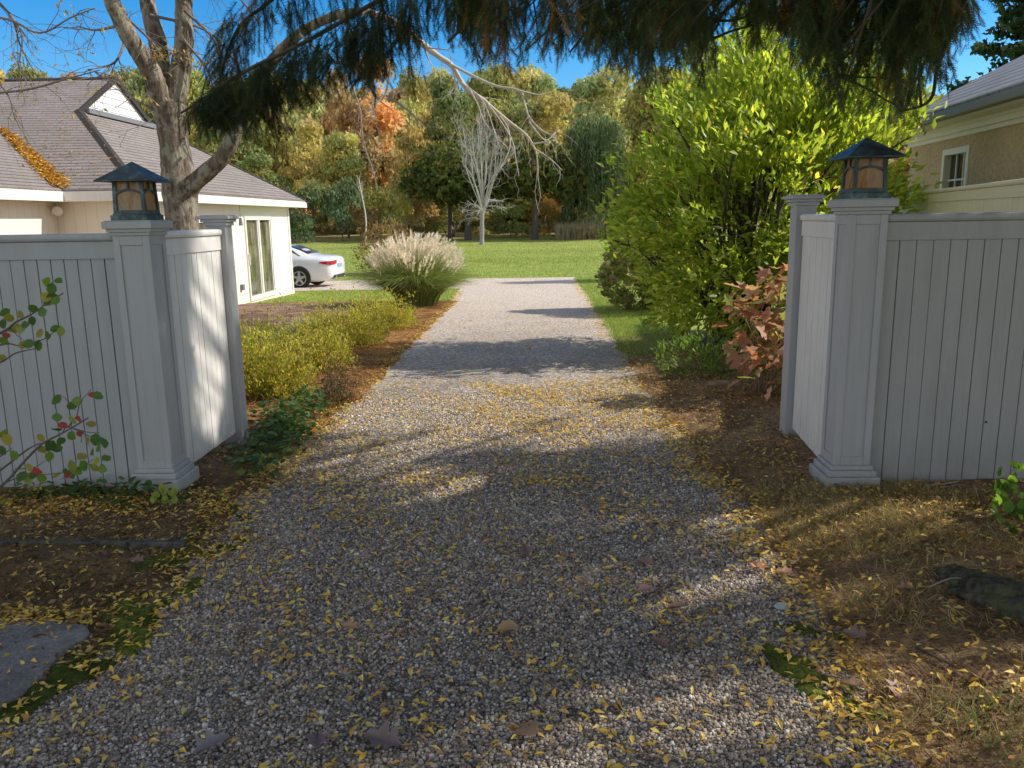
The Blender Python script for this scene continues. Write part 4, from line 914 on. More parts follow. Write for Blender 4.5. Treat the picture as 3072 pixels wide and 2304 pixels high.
# left hand bough reaching far over the driveway
AX = [(425, -18), (395, -6), (365, 8), (320, 34), (285, 52), (255, 66), (222, 86), (200, 101), (181, 113)]
HEML = ([176, 186, 200, 225, 240, 255, 275, 300, 325, 345, 370, 395, 415, 432], [118, 120, 122, 130, 140, 132, 116, 108, 96, 86, 98, 70, 56, 24])
def leftfn(rec, cv, bw):
    cl = rng.uniform(182, 418, 44); cl[:9] = rng.uniform(180, 262, 9); cy_ = rng.uniform(-.3, .3, 44)
    for _ in range(720):
        k_ = rng.integers(44); u = float(np.clip(cl[k_] + rng.normal(0, 3.2), 178, 422)); ay = np.interp(u, [p[0] for p in AX[::-1]], [p[1] for p in AX[::-1]]); hem = np.interp(u, *HEML) + rng.normal(0, 8)
        if 285 < u < 345 and rng.uniform() < .45: continue
        Ys = 4.7 + cy_[k_] + rng.normal(0, .06); hem -= (k_ % 3) * 9; y_ = ay + rng.uniform(-4, max(4, (hem - ay) * .75)); p = at(u, y_, Ys); q = at(u, hem, Ys)
        L = (p[2] - q[2]) * rng.uniform(.6, 1.05)
        if L < .05: continue
        strand(rec, p, min(L, .45), (rng.normal(-.2, .45), rng.normal(0, .4), -.65), scol(.04) * .5, .10, True, .95)
    for u, h in ((262, 18), (330, 30), (345, 40), (358, 50), (372, 66), (388, 75), (401, 82), (414, 40), (425, 25), (300, 20), (318, 30), (290, 35), (352, 20), (366, 35), (395, 30), (408, 15), (435, 12), (378, 20)):
        for _ in range(4):
            p = at(u + rng.normal(0, 6), rng.uniform(-25, 5), 4.8 + rng.normal(0, .2)); q = at(u, h, 4.8); strand(rec, p, max(.1, p[2] - q[2]), (rng.normal(0, .15), 0, -.9), scol(.04) * .6, .11, True, .5)
bough([S1 + [-.1, 0, .1], at(620, -170, 3.6), at(500, -70, 4.2)] + [at(*p, 4.7) for p in AX], '', leftfn, .018)
def left2(rec, cv, bw):
    for _ in range(110):
        i = rng.integers(6, len(cv)); p = cv[i] + rng.normal(0, .05, 3)
        strand(rec, p, rng.uniform(.12, .34), (rng.normal(-.3, .3), rng.normal(0, .2), -.5), scol(.04) * .55)
bough([S1 + [-.1, .05, .5], at(520, -190, 3.6), at(330, -60, 4.6), at(272, 0, 4.9), at(243, 22, 5.0), at(228, 50, 5.05), at(222, 75, 5.1)], '', left2, .013)
# the same tree above the picture: whorls of boughs, seen only as shade on the ground, plus boughs added for it
SDV = np.array(sd); GAPS = [(ground(*q[:2]), q[2]) for q in ((380, 474, .30), (352, 478, .22), (505, 487, .17), (640, 521, .22), (685, 522, .18), (335, 545, .16), (300, 516, .22), (722, 577, .2), (690, 722, .2), (730, 726, .16), (60, 522, .34), (120, 515, .2), (850, 508, .3), (800, 513, .22), (790, 596, .2), (840, 536, .2), (1000, 705, .15), (250, 520, .14), (370, 560, .13), (560, 600, .08), (900, 700, .08), (470, 445, .25), (560, 440, .3), (640, 440, .2), (420, 455, .2), (790, 490, .2))]
GAPS += [(np.array([x_, y_, 0]), q_) for x_, y_, q_ in ((-2.7, 5.25, .20), (-3.2, 5.15, .22), (-3.75, 5.08, .18), (-2.9, 4.93, .12), (-3.5, 5.35, .14))]
GAPS += [(np.array([rng.uniform(-4.2, 3.6), rng.uniform(2.0, 6.3), 0]), rng.uniform(.05, .15)) for _ in range(70)]
GX = np.array([g_[0][0] for g_ in GAPS]); GY = np.array([g_[0][1] for g_ in GAPS]); GR = np.array([g_[1] for g_ in GAPS]) * 1.6  # needles are left out along these sun rays to shape lit patches
def shaded(pp): return shaded1(pp) and shaded1(pp - np.array([0, 0, .4]))
def shaded1(pp):
    s_ = pp[2] / SDV[2]; gq = pp - SDV * s_
    if gq[1] > 6.35 + .45 * math.sin(gq[0] * 2.3) + .25 * math.sin(gq[0] * 5.9) and gq[0] > -2.0: return False
    return not bool(np.any(np.hypot((gq[0] - GX) * .8, (gq[1] - GY) * 1.15) < GR))
bw = Buf(); rec = []
WH = [(zz, 0) for zz in np.arange(4.2, 9.6, .28)] + [(zz, 1) for zz in np.arange(4.0, 8.6, .22)]  # extra long boughs out of view, added to shade the foreground
for zz, far_ in WH:
    if True:
        for i in range(5):
            a = rad(rng.uniform(32, 60) if far_ else rng.uniform(-15, 58)); L = rng.uniform(6.0, 8.8) if far_ else rng.uniform(4.6, 8.2); p0 = SP + [0, 0, zz]; e = SP + [math.cos(a) * L, min(6.0, math.sin(a) * L), zz - .06 * L + .3]; cv = limb(bw, [p0, (p0 + e) / 2 + [0, 0, .1], e], .05, .01, 5, 8, .05, (.09, .07, .055))
            for s in range(150):
                u = rng.uniform(.4, 1); p = cv[int(u * (len(cv) - 1))]; pp = p + np.array([-math.sin(a), math.cos(a), 0]) * rng.normal(0, .42) + [0, 0, .05]
                if not shaded(pp - [0, 0, .2]): continue
                strand(rec, pp, rng.uniform(.25, .5), (math.cos(a) * .5 + rng.normal(0, .3), math.sin(a) * .5 + rng.normal(0, .3), -.3), scol(.1), .30, True)
for zz in np.arange(3.7, 13.5, .62):
    Rz = 5.4 * (1 - (zz - 3) / 12.5); m_ = 11
    for i in range(m_):
        a = i * 2 * math.pi / m_ + zz * 2.1 + rng.uniform(-.25, .25); L = Rz * rng.uniform(.72, 1.08)
        e = SP + [math.cos(a) * L, math.sin(a) * L, zz - .10 * L + .3]; p0 = SP + [0, 0, zz]; md = (p0 + e) / 2 + [0, 0, -.03 * L]
        cv = limb(bw, [p0, md, e], .05, .01, 5, 6, .05, (.09, .07, .055))
        for s in range(int(20 * L)):
            u = rng.uniform(.12, 1) ** .8; p = cv[int(u * (len(cv) - 1))]; sd_ = np.array([-math.sin(a), math.cos(a), 0]) * rng.normal(0, .30 * (1.15 - u * .6) * L * .5)
            pp = p + sd_ + [0, 0, .05]
            if pp[1] > .4 and pp[2] - .75 < 1.62 + .30 * pp[1]: continue
            if not shaded(pp - [0, 0, .2]): continue
            strand(rec, pp, rng.uniform(.25, .6), (math.cos(a) * .5 + rng.normal(0, .3), math.sin(a) * .5 + rng.normal(0, .3), -.3), scol(.1), .30, True)
o = bw.build('bough', M['paletwig'], t_sp, True); nb = Buf(); flush(rec, nb, 1.7); nb.build('needles', M['needle'], o)

# ------------------------------------------------------------------ leafy shrubs
def blob_points(n, blobs, shell=.72, gap=.35, freq=2.3):
    W = np.array([bb[1][0] * bb[1][1] + bb[1][0] * bb[1][2] for bb in blobs]); i = rng.choice(len(blobs), n, p=W / W.sum())
    c = np.array([bb[0] for bb in blobs])[i]; r = np.array([bb[1] for bb in blobs])[i]; d = rdir(n); k = rng.uniform(shell ** 3, 1.0, n) ** (1 / 3)
    p = c + d * r * (k * (1 + .10 * np.sin(d[:, 0] * 7 + i) * np.sin(d[:, 2] * 9 + 2 * i)))[:, None]
    nz = np.sin(p[:, 0] * freq * 1.7 + np.sin(p[:, 2] * freq * 1.3) * 1.5) * np.sin(p[:, 1] * freq * 1.5 + p[:, 2] * freq) + .5 * np.sin(p[:, 2] * freq * 3.1 + p[:, 0] * freq * 2.7)
    ok = nz > -1.5 + rng.uniform(0, 2.2, n) * gap * 2 - .2
    return p[ok], d[ok]
def shrub(name, label, cat, base, blobs, nclump, per, leaf, cols, p=None, mat='leaf', stems=18, stem_r=.012, V=LEAF_V, F=LEAF_F, up=.4, width=(.8, 1.2), group=None, shell=.72, gap=.35, barkm='darkbark', floor=.03, freq=2.3, spread=1.0, outer=1.0, stemcol=(.1, .08, .06), clump=None, shoot=0):
    t = thing(name, label, cat, base, group); base = np.array(base, float)
    P, N = blob_points(nclump, blobs, shell, gap, freq); P = P[P[:, 2] > T(P[:, 0], P[:, 1]) + floor]; N = N[:len(P)]
    if clump:
        i = rng.permutation(len(P))[:clump[0]]; CC = P[i]; j = rng.integers(0, len(CC), nclump); P = CC[j] + rng.normal(0, 1, (nclump, 3)) * np.array([clump[1], clump[1], clump[1] * .6]); P = P[P[:, 2] > T(P[:, 0], P[:, 1]) + floor]
    if shoot:
        k_ = rng.uniform(size=len(P)) < .3; P[k_] += np.abs(rng.normal(0, 1, (int(k_.sum()), 1))) * np.array([.0, .0, shoot])
    b = Buf()
    for _ in range(stems):
        e = P[rng.integers(len(P))]; s = base + np.array([rng.normal(0, .10), rng.normal(0, .10), -.05]) * min(1.5, stem_r / .012)
        m1 = s + (e - s) * .35 + [0, 0, .22 * (e[2] - s[2])] + rng.normal(0, .05, 3); m2 = s + (e - s) * .72 + [0, 0, .12 * (e[2] - s[2])] + rng.normal(0, .06, 3)
        c = limb(b, [s, m1, m2, e], stem_r * rng.uniform(.6, 1.2), stem_r * .25, 5, 4, .05, stemcol)
        twigs(b, c, 4, .10 * spread, .35 * spread, stem_r * .3, -.1, 1, 1, None, stemcol, .4)
    b.build('stems', M['paletwig'], t, True)
    n = len(P) * per; idx = np.repeat(np.arange(len(P)), per); ctr = P[idx] + rng.normal(0, leaf * .45 * spread, (n, 3))
    cen = np.mean([bb[0] for bb in blobs], 0); out = unit(P[idx] - (cen - [0, 0, .6]))
    D_ = out * outer + rdir(n) * .85 + [0, 0, up]; X, Yv, Z = frames(D_, rdir(n) + out * .8 + [0, 0, 1.0])
    s = leaf * rng.uniform(.6, 1.25, n); sc = np.stack([s * rng.uniform(*width, n), s, s], 1)
    tone = rng.uniform(.72, 1.2, len(P))[idx][:, None]
    b = Buf(); b.inst(V, F, ctr, X, Yv, Z, sc, np.clip(pick(cols, n, p) * tone, 0, 1)); b.build('leaves', M[mat], t)
    return t
MB = [((2.75, 11.0, 1.75), (1.55, 1.45, 1.45)), ((3.3, 11.2, 3.15), (1.15, 1.1, 1.0)), ((2.1, 11.6, 1.75), (1.05, 1.1, 1.35)), ((4.05, 10.9, 2.3), (.75, .9, .9)), ((2.6, 10.6, .75), (1.15, .95, .85)), ((3.6, 10.6, .9), (1.0, 1.0, .9)), ((2.7, 11.6, 2.7), (1.25, 1.1, .95)), ((4.0, 11.2, 3.0), (.9, .9, .75)), ((4.3, 10.6, 1.8), (.42, .5, .55))]
shrub('magnolia', 'tall bright green leafy shrub between the driveway and the stucco house', 'shrub', (2.85, 11.2, T(2.85, 11.2)), MB, 4300, 6, .13, [(.27, .34, .045), (.35, .41, .06), (.19, .26, .035), (.44, .45, .08), (.48, .39, .08)], [.34, .28, .22, .11, .05], 'gloss', 70, .034, up=.38, shell=.4, gap=.35, spread=1.0, freq=1.7, clump=(330, .16))
shrub('hydrangea', 'pale pink and lime hydrangea at the far left edge of the green shrub', 'shrub', (2.35, 17.2, T(2.3, 17.2)), [((2.35, 17.2, .45), (.95, .9, .85)), ((2.9, 16.4, .6), (.9, .9, .8)), ((2.2, 17.4, 1.0), (.6, .6, .5))], 1500, 6, .10, [(.22, .28, .06), (.30, .32, .09), (.40, .30, .18), (.46, .30, .24), (.15, .2, .04)], [.3, .25, .18, .12, .15], 'leaf', 16, .015, ROUND_V, ROUND_F, gap=.3)
OAK_V = np.array([(0, 0, 0), (-.12, .18, .02), (-.34, .25, .06), (-.18, .42, .02), (-.42, .55, .07), (-.17, .68, .02), (-.14, .86, .03), (0, 1, -.06), (.14, .86, .03), (.17, .68, .02), (.42, .55, .07), (.18, .42, .02), (.34, .25, .06), (.12, .18, .02), (0, .45, -.02)])
OAK_F = [(i, 14, i + 1) for i in range(13)] + [(13, 14, 0)]
shrub('oakleaf_hydrangea', 'rusty red leaved bush close beside the right return fence', 'shrub', (2.12, 7.6, T(2.1, 7.6)), [((2.18, 7.6, .60), (.30, .36, .45)), ((2.08, 7.3, .36), (.28, .35, .28)), ((2.28, 7.5, .95), (.18, .25, .2))], 120, 2, .16, [(.46, .22, .15), (.55, .33, .22), (.38, .16, .10), (.58, .43, .26), (.34, .36, .13)], [.3, .25, .18, .15, .12], 'leaf', 16, .009, OAK_V, OAK_F, up=-.5, gap=.2, spread=.7, stemcol=(.3, .2, .14))
shrub('fern_shrub', 'low bright green feathery plant at the foot of the tall shrub', 'shrub', (1.95, 8.6, T(1.9, 8.6)), [((1.75, 8.7, .12), (.5, .4, .22)), ((2.15, 8.5, .10), (.4, .4, .22))], 420, 4, .055, [(.17, .27, .05), (.22, .32, .06), (.12, .2, .04)], None, 'leaf', 14, .005, up=.3, gap=.2, floor=.01)
LOWC = [(.42, .41, .065), (.54, .48, .085), (.33, .35, .06), (.60, .47, .10), (.44, .25, .08)]; LOWP = [.32, .24, .24, .12, .08]
GL = 'low golden green shrubs in the bed left of the driveway'
def lowshrub(label, pxs, Yd, h, w_, n, cat='shrub', cols=LOWC, p=LOWP):
    x = at(pxs, 300, Yd)[0]; z = float(T(x, Yd)); 
    bl = [((x, Yd, z + h * .42), (w_, w_ * .8, h * .55)), ((x - w_ * .55, Yd + .2, z + h * .35), (w_ * .7, w_ * .6, h * .5)), ((x + w_ * .5, Yd - .15, z + h * .32), (w_ * .65, w_ * .6, h * .45))]
    shrub('low_shrub', label, cat, (x, Yd, z), bl, n, 5, .032, cols, p, 'leaf', 34, .005, up=.7, shell=.55, gap=.35, floor=.0, freq=6, spread=1.0, outer=.8, clump=(int(n * .09), .055), shoot=.17, group=GL, width=(1.0, 1.6))
lowshrub('golden green low shrub touching the left return fence, nearest of the bed', 262, 7.7, .50, .42, 2600)
lowshrub('golden green low shrub in the middle of the bed left of the driveway', 303, 9.4, .44, .50, 2600)
lowshrub('golden green low shrub farther back with a broad flat top', 343, 11.6, .46, .60, 2600)
lowshrub('golden green low shrub farthest along, just short of the plumed grass', 382, 14.0, .44, .52, 2200)
lowshrub('dark green low shrub behind the left return fence by the brown patio', 262, 10.8, .36, .45, 900, cols=[(.20, .22, .05), (.30, .27, .06), (.13, .16, .03)], p=None)
lowshrub('brown twiggy low shrub between golden shrubs and the driveway gravel', 330, 7.5, .26, .16, 220, cols=[(.24, .09, .05), (.16, .10, .05), (.12, .14, .04)], p=None)

def tuft(name, label, cat, base, n, h0, h1, cols, wd, lean, mat='grass', rad_=.1, droop=.5):
    t = thing(name, label, cat, base); b = Buf(); base = np.array(base, float)
    a = rng.uniform(0, 6.28, n); out = np.stack([np.cos(a), np.sin(a), 0 * a], 1); q = rng.uniform(.05, 1, n) ** .7; h = rng.uniform(h0, h1, n)
    k = 6; s = np.linspace(0, 1, k)
    p0 = base + out * (rng.uniform(0, rad_, n))[:, None]; pts = p0[:, None] + out[:, None] * (lean * q * h)[:, None, None] * (s ** 1.5)[None, :, None] + np.array([0, 0, 1.]) * (h[:, None] * (s[None] - droop * q[:, None] * s[None] ** 2.6))[..., None]
    side = np.stack([-np.sin(a), np.cos(a), 0 * a], 1); side = unit(side + rng.normal(0, .5, (n, 3))); ww = wd * (1 - s * .85)
    v = np.stack([pts - side[:, None] * ww[None, :, None], pts + side[:, None] * ww[None, :, None]], 2).reshape(n, k * 2, 3)
    f = []
    for i in range(k - 1): f += [(2 * i, 2 * i + 1, 2 * i + 3), (2 * i, 2 * i + 3, 2 * i + 2)]
    F = np.asarray(f)[None] + (np.arange(n) * 2 * k)[:, None, None]
    c = np.repeat(pick(cols, n)[:, None], 2 * k, 1); b.add(v.reshape(-1, 3), F.reshape(-1, 3), c.reshape(-1, 3)); b.build('blades', M[mat], t)
    return t, pts[:, -1], out
PB = np.array([-2.72, 19.0, T(-2.7, 19.0)])
t, tp, out = tuft('pampas_grass', 'large clump of ornamental grass with cream plumes left of the driveway', 'grass clump', PB, 8500, .9, 1.55, [(.20, .29, .07), (.30, .37, .11), (.40, .40, .17), (.15, .22, .05)], .0075, .98, rad_=.45, droop=.6)
n = 330; a = rng.uniform(0, 6.28, n); q = rng.uniform(0, 1, n) ** .55; b = Buf(); b2 = Buf()
for i in range(n):
    o = np.array([math.cos(a[i]), math.sin(a[i]), 0]); h = rng.uniform(1.14, 1.5) - .42 * q[i] ** 2.2; s = PB + o * .2 * q[i]; e = PB + o * (.95 * q[i]) + [0, 0, h]
    tube(b, [s, s + (e - s) * .5 + [0, 0, .2], e], [.004, .003, .003], 3, (.4, .36, .2))
    d0 = unit(o * .9 * q[i] + np.array([.10, 0, 1.0])); m_ = 26; u = rng.uniform(0, 1, m_)
    P = e + d0 * (u * .30)[:, None] - np.array([0, 0, .04]) ; Dd = d0 + rdir(m_) * .45 + [.15, 0, -.1]; X, Yv, Z = frames(Dd, rdir(m_)); L = rng.uniform(.06, .12, m_)
    b2.inst(BLADE_V, BLADE_F, P, X, Yv, Z, np.stack([L * .16, L, L], 1), jitter((.90, .82, .68), m_, .15, .04))
b.build('stalks', M['paletwig'], t, True); b2.build('plumes', M['plume'], t)
p = at(300, 330, 11.9); tuft('lavender', 'silver grey lavender mound in the bed beside the patio', 'plant', (p[0], 11.9, T(p[0], 11.9)), 1100, .25, .5, [(.24, .28, .24), (.30, .34, .30), (.18, .22, .17)], .005, .9, rad_=.3)
p = at(258, 335, 10.2); tuft('sedge_clump', 'yellow green grass mound against the left return fence', 'plant', (p[0] - .1, 10.2, T(p[0], 10.2)), 900, .35, .65, [(.30, .32, .08), (.38, .36, .12), (.22, .26, .06)], .006, .8, rad_=.2)
rp = at(388, 262, 34.0)
shrub('burning_bush', 'thin rust and red bush standing behind the plumed grass on the lawn', 'shrub', (rp[0], 34, T(rp[0], 34)), [((rp[0], 34, .55), (1.15, 1.0, 1.1)), ((rp[0] + .5, 34, .2), (1.0, 1.0, .8)), ((rp[0] - .7, 34, .1), (.7, .8, .7))], 1500, 3, .12, [(.26, .10, .06), (.30, .17, .07), (.20, .16, .06), (.34, .24, .09)], None, 'leaf', 60, .016, gap=.5, stemcol=(.22, .14, .11))

# ground ivy and small green plants
def patch(b, cx, cy, rx, ry, n, leaf, cols, V=ROUND_V, F=ROUND_F, h=.10, p=None):
    x = cx + rng.normal(0, rx * .5, n); y = cy + rng.normal(0, ry * .5, n); z = T(x, y) + .02 + rng.uniform(0, h, n) * np.exp(-((x - cx) / rx) ** 2)
    a = rng.uniform(0, 6.28, n); X, Yv, Z = frames(np.stack([np.cos(a), np.sin(a), rng.normal(.1, .35, n)], 1), np.tile([0, 0, 1.], (n, 1)) + rng.normal(0, .35, (n, 3)))
    b.inst(V, F, np.stack([x, y, z], 1), X, Yv, Z, leaf * rng.uniform(.6, 1.2, n), pick(cols, n, p))
IVY = [(.05, .105, .025), (.075, .14, .035), (.04, .08, .02), (.12, .19, .05)]
b = Buf()
for cx, cy, rx, ry, n in ((-1.92, 6.0, .22, .6, 420), (-1.85, 5.4, .2, .3, 160), (-2.0, 6.9, .25, .4, 240), (-2.15, 6.3, .25, .4, 160), (-1.75, 4.9, .18, .2, 40)): patch(b, cx, cy, rx, ry, n, .06, IVY, h=.22)
tag(b.build('ground_ivy', M['leaf'], None), 'dark green ivy spreading by the foot of the left return fence', 'ivy', kind='stuff')
b = Buf()
for cx, cy, rx, ry, n in ((-2.55, 4.55, .45, .1, 150), (-2.2, 4.5, .15, .1, 50), (-3.0, 4.55, .3, .12, 60), (-2.35, 4.35, .2, .08, 18)): patch(b, cx, cy, rx, ry, n, .05, IVY, h=.10)
tag(b.build('ground_ivy', M['leaf'], None), 'green violets growing under the left front fence boards', 'ivy', kind='stuff')
g = ground(988, 545)
shrub('low_evergreen', 'small glossy green plant on the ground under the right fence', 'plant', (2.62, 4.0, T(2.6, 4.0)), [((2.62, 4.0, .18), (.30, .24, .20)), ((2.45, 3.85, .10), (.18, .16, .12))], 90, 3, .055, [(.10, .19, .03), (.14, .24, .04), (.07, .14, .025)], None, 'gloss', 14, .004, ROUND_V, ROUND_F, up=.2, gap=.1, floor=.0, spread=.6)
for i, (px_, py_, lab) in enumerate(((572 * 0 + 264, 478, 'small yellow green seedling at the foot of the left return fence'), (166, 512, 'small lime seedling below the left gatepost'))):
    g = ground(px_, py_); shrub('seedling', lab, 'plant', g, [((g[0], g[1], g[2] + .07), (.07, .06, .06))], 9, 2, .05, [(.30, .36, .08), (.38, .36, .1)], None, 'leaf', 5, .0025, ROUND_V, ROUND_F, gap=0, floor=0, spread=.3, up=.5)

# foreground viburnum: twigs leaning in from the left edge
VB = np.array([-2.75, 3.35, T(-2.7, 3.3)])
t = thing('viburnum', 'shrub twigs with round green and red leaves in front of the left fence', 'shrub', VB)
OFF0 = [[(-600, 1900), (-500, 1300), (-300, 700)], [(-400, 1700), (-350, 1100), (-120, 600)], [(-500, 900), (-350, 600), (-150, 380)], [(-600, 1600), (-300, 1300), (-100, 900)], [(-550, 1200), (-400, 800), (-420, 450)]]
def z2(q): return (q[0] * .15433, 256 + q[1] * .15433)
b = Buf(); YV = 3.35
for st, r0 in (([(-600, 1900), (-200, 1650), (20, 1480), (150, 1340), (270, 1220), (400, 1150), (570, 1050)], .008), ([(-400, 1700), (0, 1390), (200, 1240), (310, 1205)], .006), ([(-300, 1500), (0, 1300), (75, 1245)], .004),
               ([(440, 1110), (495, 1040), (520, 950), (590, 865)], .0035), ([(490, 1000), (440, 940), (395, 900)], .0022), ([(400, 1150), (440, 1110), (560, 1140), (640, 1145)], .003), ([(100, 1380), (220, 1370), (330, 1300)], .0025), ([(20, 1475), (140, 1430), (300, 1415), (430, 1400), (530, 1360), (620, 1310)], .003), ([(480, 1120), (560, 1160), (640, 1200), (680, 1230)], .0025),
               ([(-500, 900), (-200, 740), (0, 690), (100, 630), (230, 600)], .006), ([(-400, 650), (0, 500), (100, 430), (200, 380), (300, 310), (410, 240)], .006), ([(-200, 620), (40, 570), (130, 580), (280, 540), (385, 465)], .0045), ([(60, 460), (130, 530), (200, 570)], .002), ([(335, 290), (345, 210), (330, 165)], .002)):
    limb(b, [at(*z2(q), YV + rng.normal(0, .02)) for q in st], r0, r0 * .35, 6, 5, .06, (.13, .10, .085))
for q0 in OFF0: limb(b, [at(*z2(q0[0]), YV), at(*z2(q0[1]), YV + .03), at(*z2(q0[2]), YV - .04)], .004, .002, 5, 4, .06, (.13, .10, .085))
for s in range(4): limb(b, [VB + rng.normal(0, .04, 3), VB + [.02, 0, .25], at(*z2([(-600, 1900), (-400, 1700), (-500, 900), (-400, 650)][s]), YV)], .012, .008, 6, 5, .05, (.13, .10, .085))
b.build('stems', M['paletwig'], t, True)
LV = [(365, 930), (635, 905), (470, 965), (500, 940), (370, 1045), (470, 1065), (365, 1125), (590, 1090), (265, 1180), (335, 1190), (395, 1200), (465, 1165), (530, 1180), (570, 1200), (620, 1190), (670, 1210), (640, 1240), (690, 1310), (600, 1270), (530, 1300), (620, 1330), (540, 1360), (610, 1370), (665, 1380), (470, 1360), (430, 1400), (490, 1390), (370, 1415), (460, 1415), (215, 1420), (180, 1440), (190, 1370), (270, 1440), (140, 1430), (20, 1150), (45, 1190), (10, 1260), (90, 1290), (270, 1255), (325, 1230), (320, 1300), (365, 1245), (20, 1590),
      (275, 365), (210, 420), (340, 265), (300, 265), (310, 300), (335, 215), (360, 290), (380, 160), (300, 165), (215, 340), (130, 380), (165, 445), (260, 500), (310, 515), (395, 490), (360, 470), (145, 575), (185, 570), (250, 580), (20, 550), (60, 400), (30, 365), (20, 440), (90, 470), (130, 470), (10, 660), (-40, 600), (-60, 450), (-80, 1300)]
RED = [(405, 1095), (240, 1395), (600, 900), (40, 515), (510, 1055), (440, 1420), (520, 1150)]
OFF = [tuple(rng.uniform((-620, 380), (-90, 1750))) for _ in range(110)]
P = np.array([at(*z2(q), YV + rng.normal(0, .05 if q in OFF else .03)) for q in OFF + LV + RED]); n = len(P); sc = rng.uniform(.044, .062, n); sc[-len(RED):] *= .8
vw = unit(CAM - P); Dd = unit(rdir(n) + [0, 0, -.3]); X, Yv, Z = frames(Dd, vw + rdir(n) * .55)
col = pick([(.10, .19, .03), (.15, .23, .035), (.26, .28, .05), (.34, .28, .06), (.08, .15, .03)], n); col[-len(RED):] = (.45, .07, .06)
b = Buf(); b.inst(ROUND_V, ROUND_F, P - Yv * sc[:, None] * .5, X, Yv, Z, sc, col); b.build('leaves', M['leaf'], t)

# ------------------------------------------------------------------ small things on the ground
def oakleaf(px_, py_, size, ang, col, label, name='oak_leaf', cat='leaf', V=OAK_V, F=OAK_F):
    g = ground(px_, py_); b = Buf(); v = np.array(V, float); v = v - [0, .5, 0]; v[:, 2] = v[:, 2] * 2.0 + .20 * np.abs(v[:, 0]) + .12 * v[:, 1] ** 2
    R = rot('z', ang); v = (v * size) @ R.T; v = v @ rot('x', rng.uniform(-.1, .25)).T
    o_ = v + g + [0, 0, .024 - v[:, 2].min()]; b.add(o_, F, jitter(col, 1, .1)[0]); k = len(b.V)
    st = np.array([(0, -.5, 0.02), (.02, -.72, .03), (.0, -.85, .02)]) * size @ R.T; tube(b, st + g + [0, 0, .026], [.0018, .0014, .0012], 4, tuple(np.array(col) * .7))
    o = b.build(name, M['fallen']); tag(o, label, cat, 'big fallen leaves on the gravel'); return o
BR = (.26, .16, .13); PK = (.50, .27, .25); TN = (.48, .28, .15)
for px_, py_, s, a, c, lab in ((526, 557, .11, .2, BR, 'brown lobed oak leaf in the middle of the driveway, tips fanned toward the gate'), (646, 569, .09, 1.2, BR, 'dull mauve oak leaf on the right half of the driveway'),
        (678, 614, .10, 1.7, BR, 'curled brown oak leaf at the right side of the driveway below the pink leaf'), (659, 651, .09, .7, BR, 'mauve oak leaf lowest in the right half of the driveway gravel'),
        (383, 750, .14, 1.25, (.24, .17, .18), 'long mauve oak leaf at the bottom edge, rightmost of three'), (528, 743, .10, 1.8, (.25, .16, .12), 'crumpled brown leaf near a sunlit patch at the bottom edge'), (350, 634, .08, 1.3, TN, 'small tan leaf near the left centre of the driveway'),
        (214, 756, .13, -.7, (.36, .30, .27), 'pale silvery oak leaf lying at the bottom edge, leftmost of three'), (318, 752, .11, .25, (.27, .17, .16), 'mauve oak leaf standing upright at the bottom edge, middle of three'), (137, 567, .09, 1.4, BR, 'brown curled oak leaf on the mossy soil left of the driveway'), (108, 560, .07, .3, BR, 'small mauve leaf by the end of the timber edging'),
        (898, 698, .115, -.5, (.42, .28, .25), 'wide pale oak leaf on black soil at the lower right'), (855, 643, .11, 1.2, (.27, .18, .15), 'long brown oak leaf beside the moss patch on the right verge'), (852, 694, .09, .9, (.30, .19, .12), 'brown twisted leaf left of the wide pale oak leaf'), (757, 573, .10, .4, (.55, .28, .16), 'sunlit orange oak leaf at the right gravel edge, left of its neighbour'), (784, 579, .09, 1.0, (.58, .34, .22), 'sunlit peach oak leaf at the right gravel edge, right of its neighbour'), (905, 595, .08, 1.5, (.36, .22, .16), 'reddish brown oak leaf left of the exposed root'), (980, 685, .09, .6, (.34, .18, .10), 'russet oak leaf in the grass at lower right edge')):
    oakleaf(px_, py_, s, a, c, lab)
for px_, py_, s, a, c, lab in ((645, 596, .075, 1.8, PK, 'single smooth pink leaf on the right half of the driveway'), (508, 637, .10, 1.9, TN, 'broad tan leaf with a curled edge in the centre of the gravel'), (20, 627, .07, .8, (.55, .30, .32), 'smooth pink leaf at the top of the stone slab')):
    oakleaf(px_, py_, s, a, c, lab, 'broad_leaf', 'leaf', ROUND_V, ROUND_F)
g = ground(782, 611); b = Buf(); b.inst(ICO_V, ICO_F, np.array([g + [0, 0, .02]]), np.array([[1., 0, 0]]), np.array([[0, 1., 0]]), np.array([[0, 0, 1.]]), np.array([[.045, .035, .018]]), np.array([[.42, .45, .42]])); o = b.build('flat_stone', M['stone'], None, True)
o.modifiers.new('sub', 'SUBSURF').render_levels = 2; tag(o, 'pale flat stone at the right edge of the gravel', 'stone')

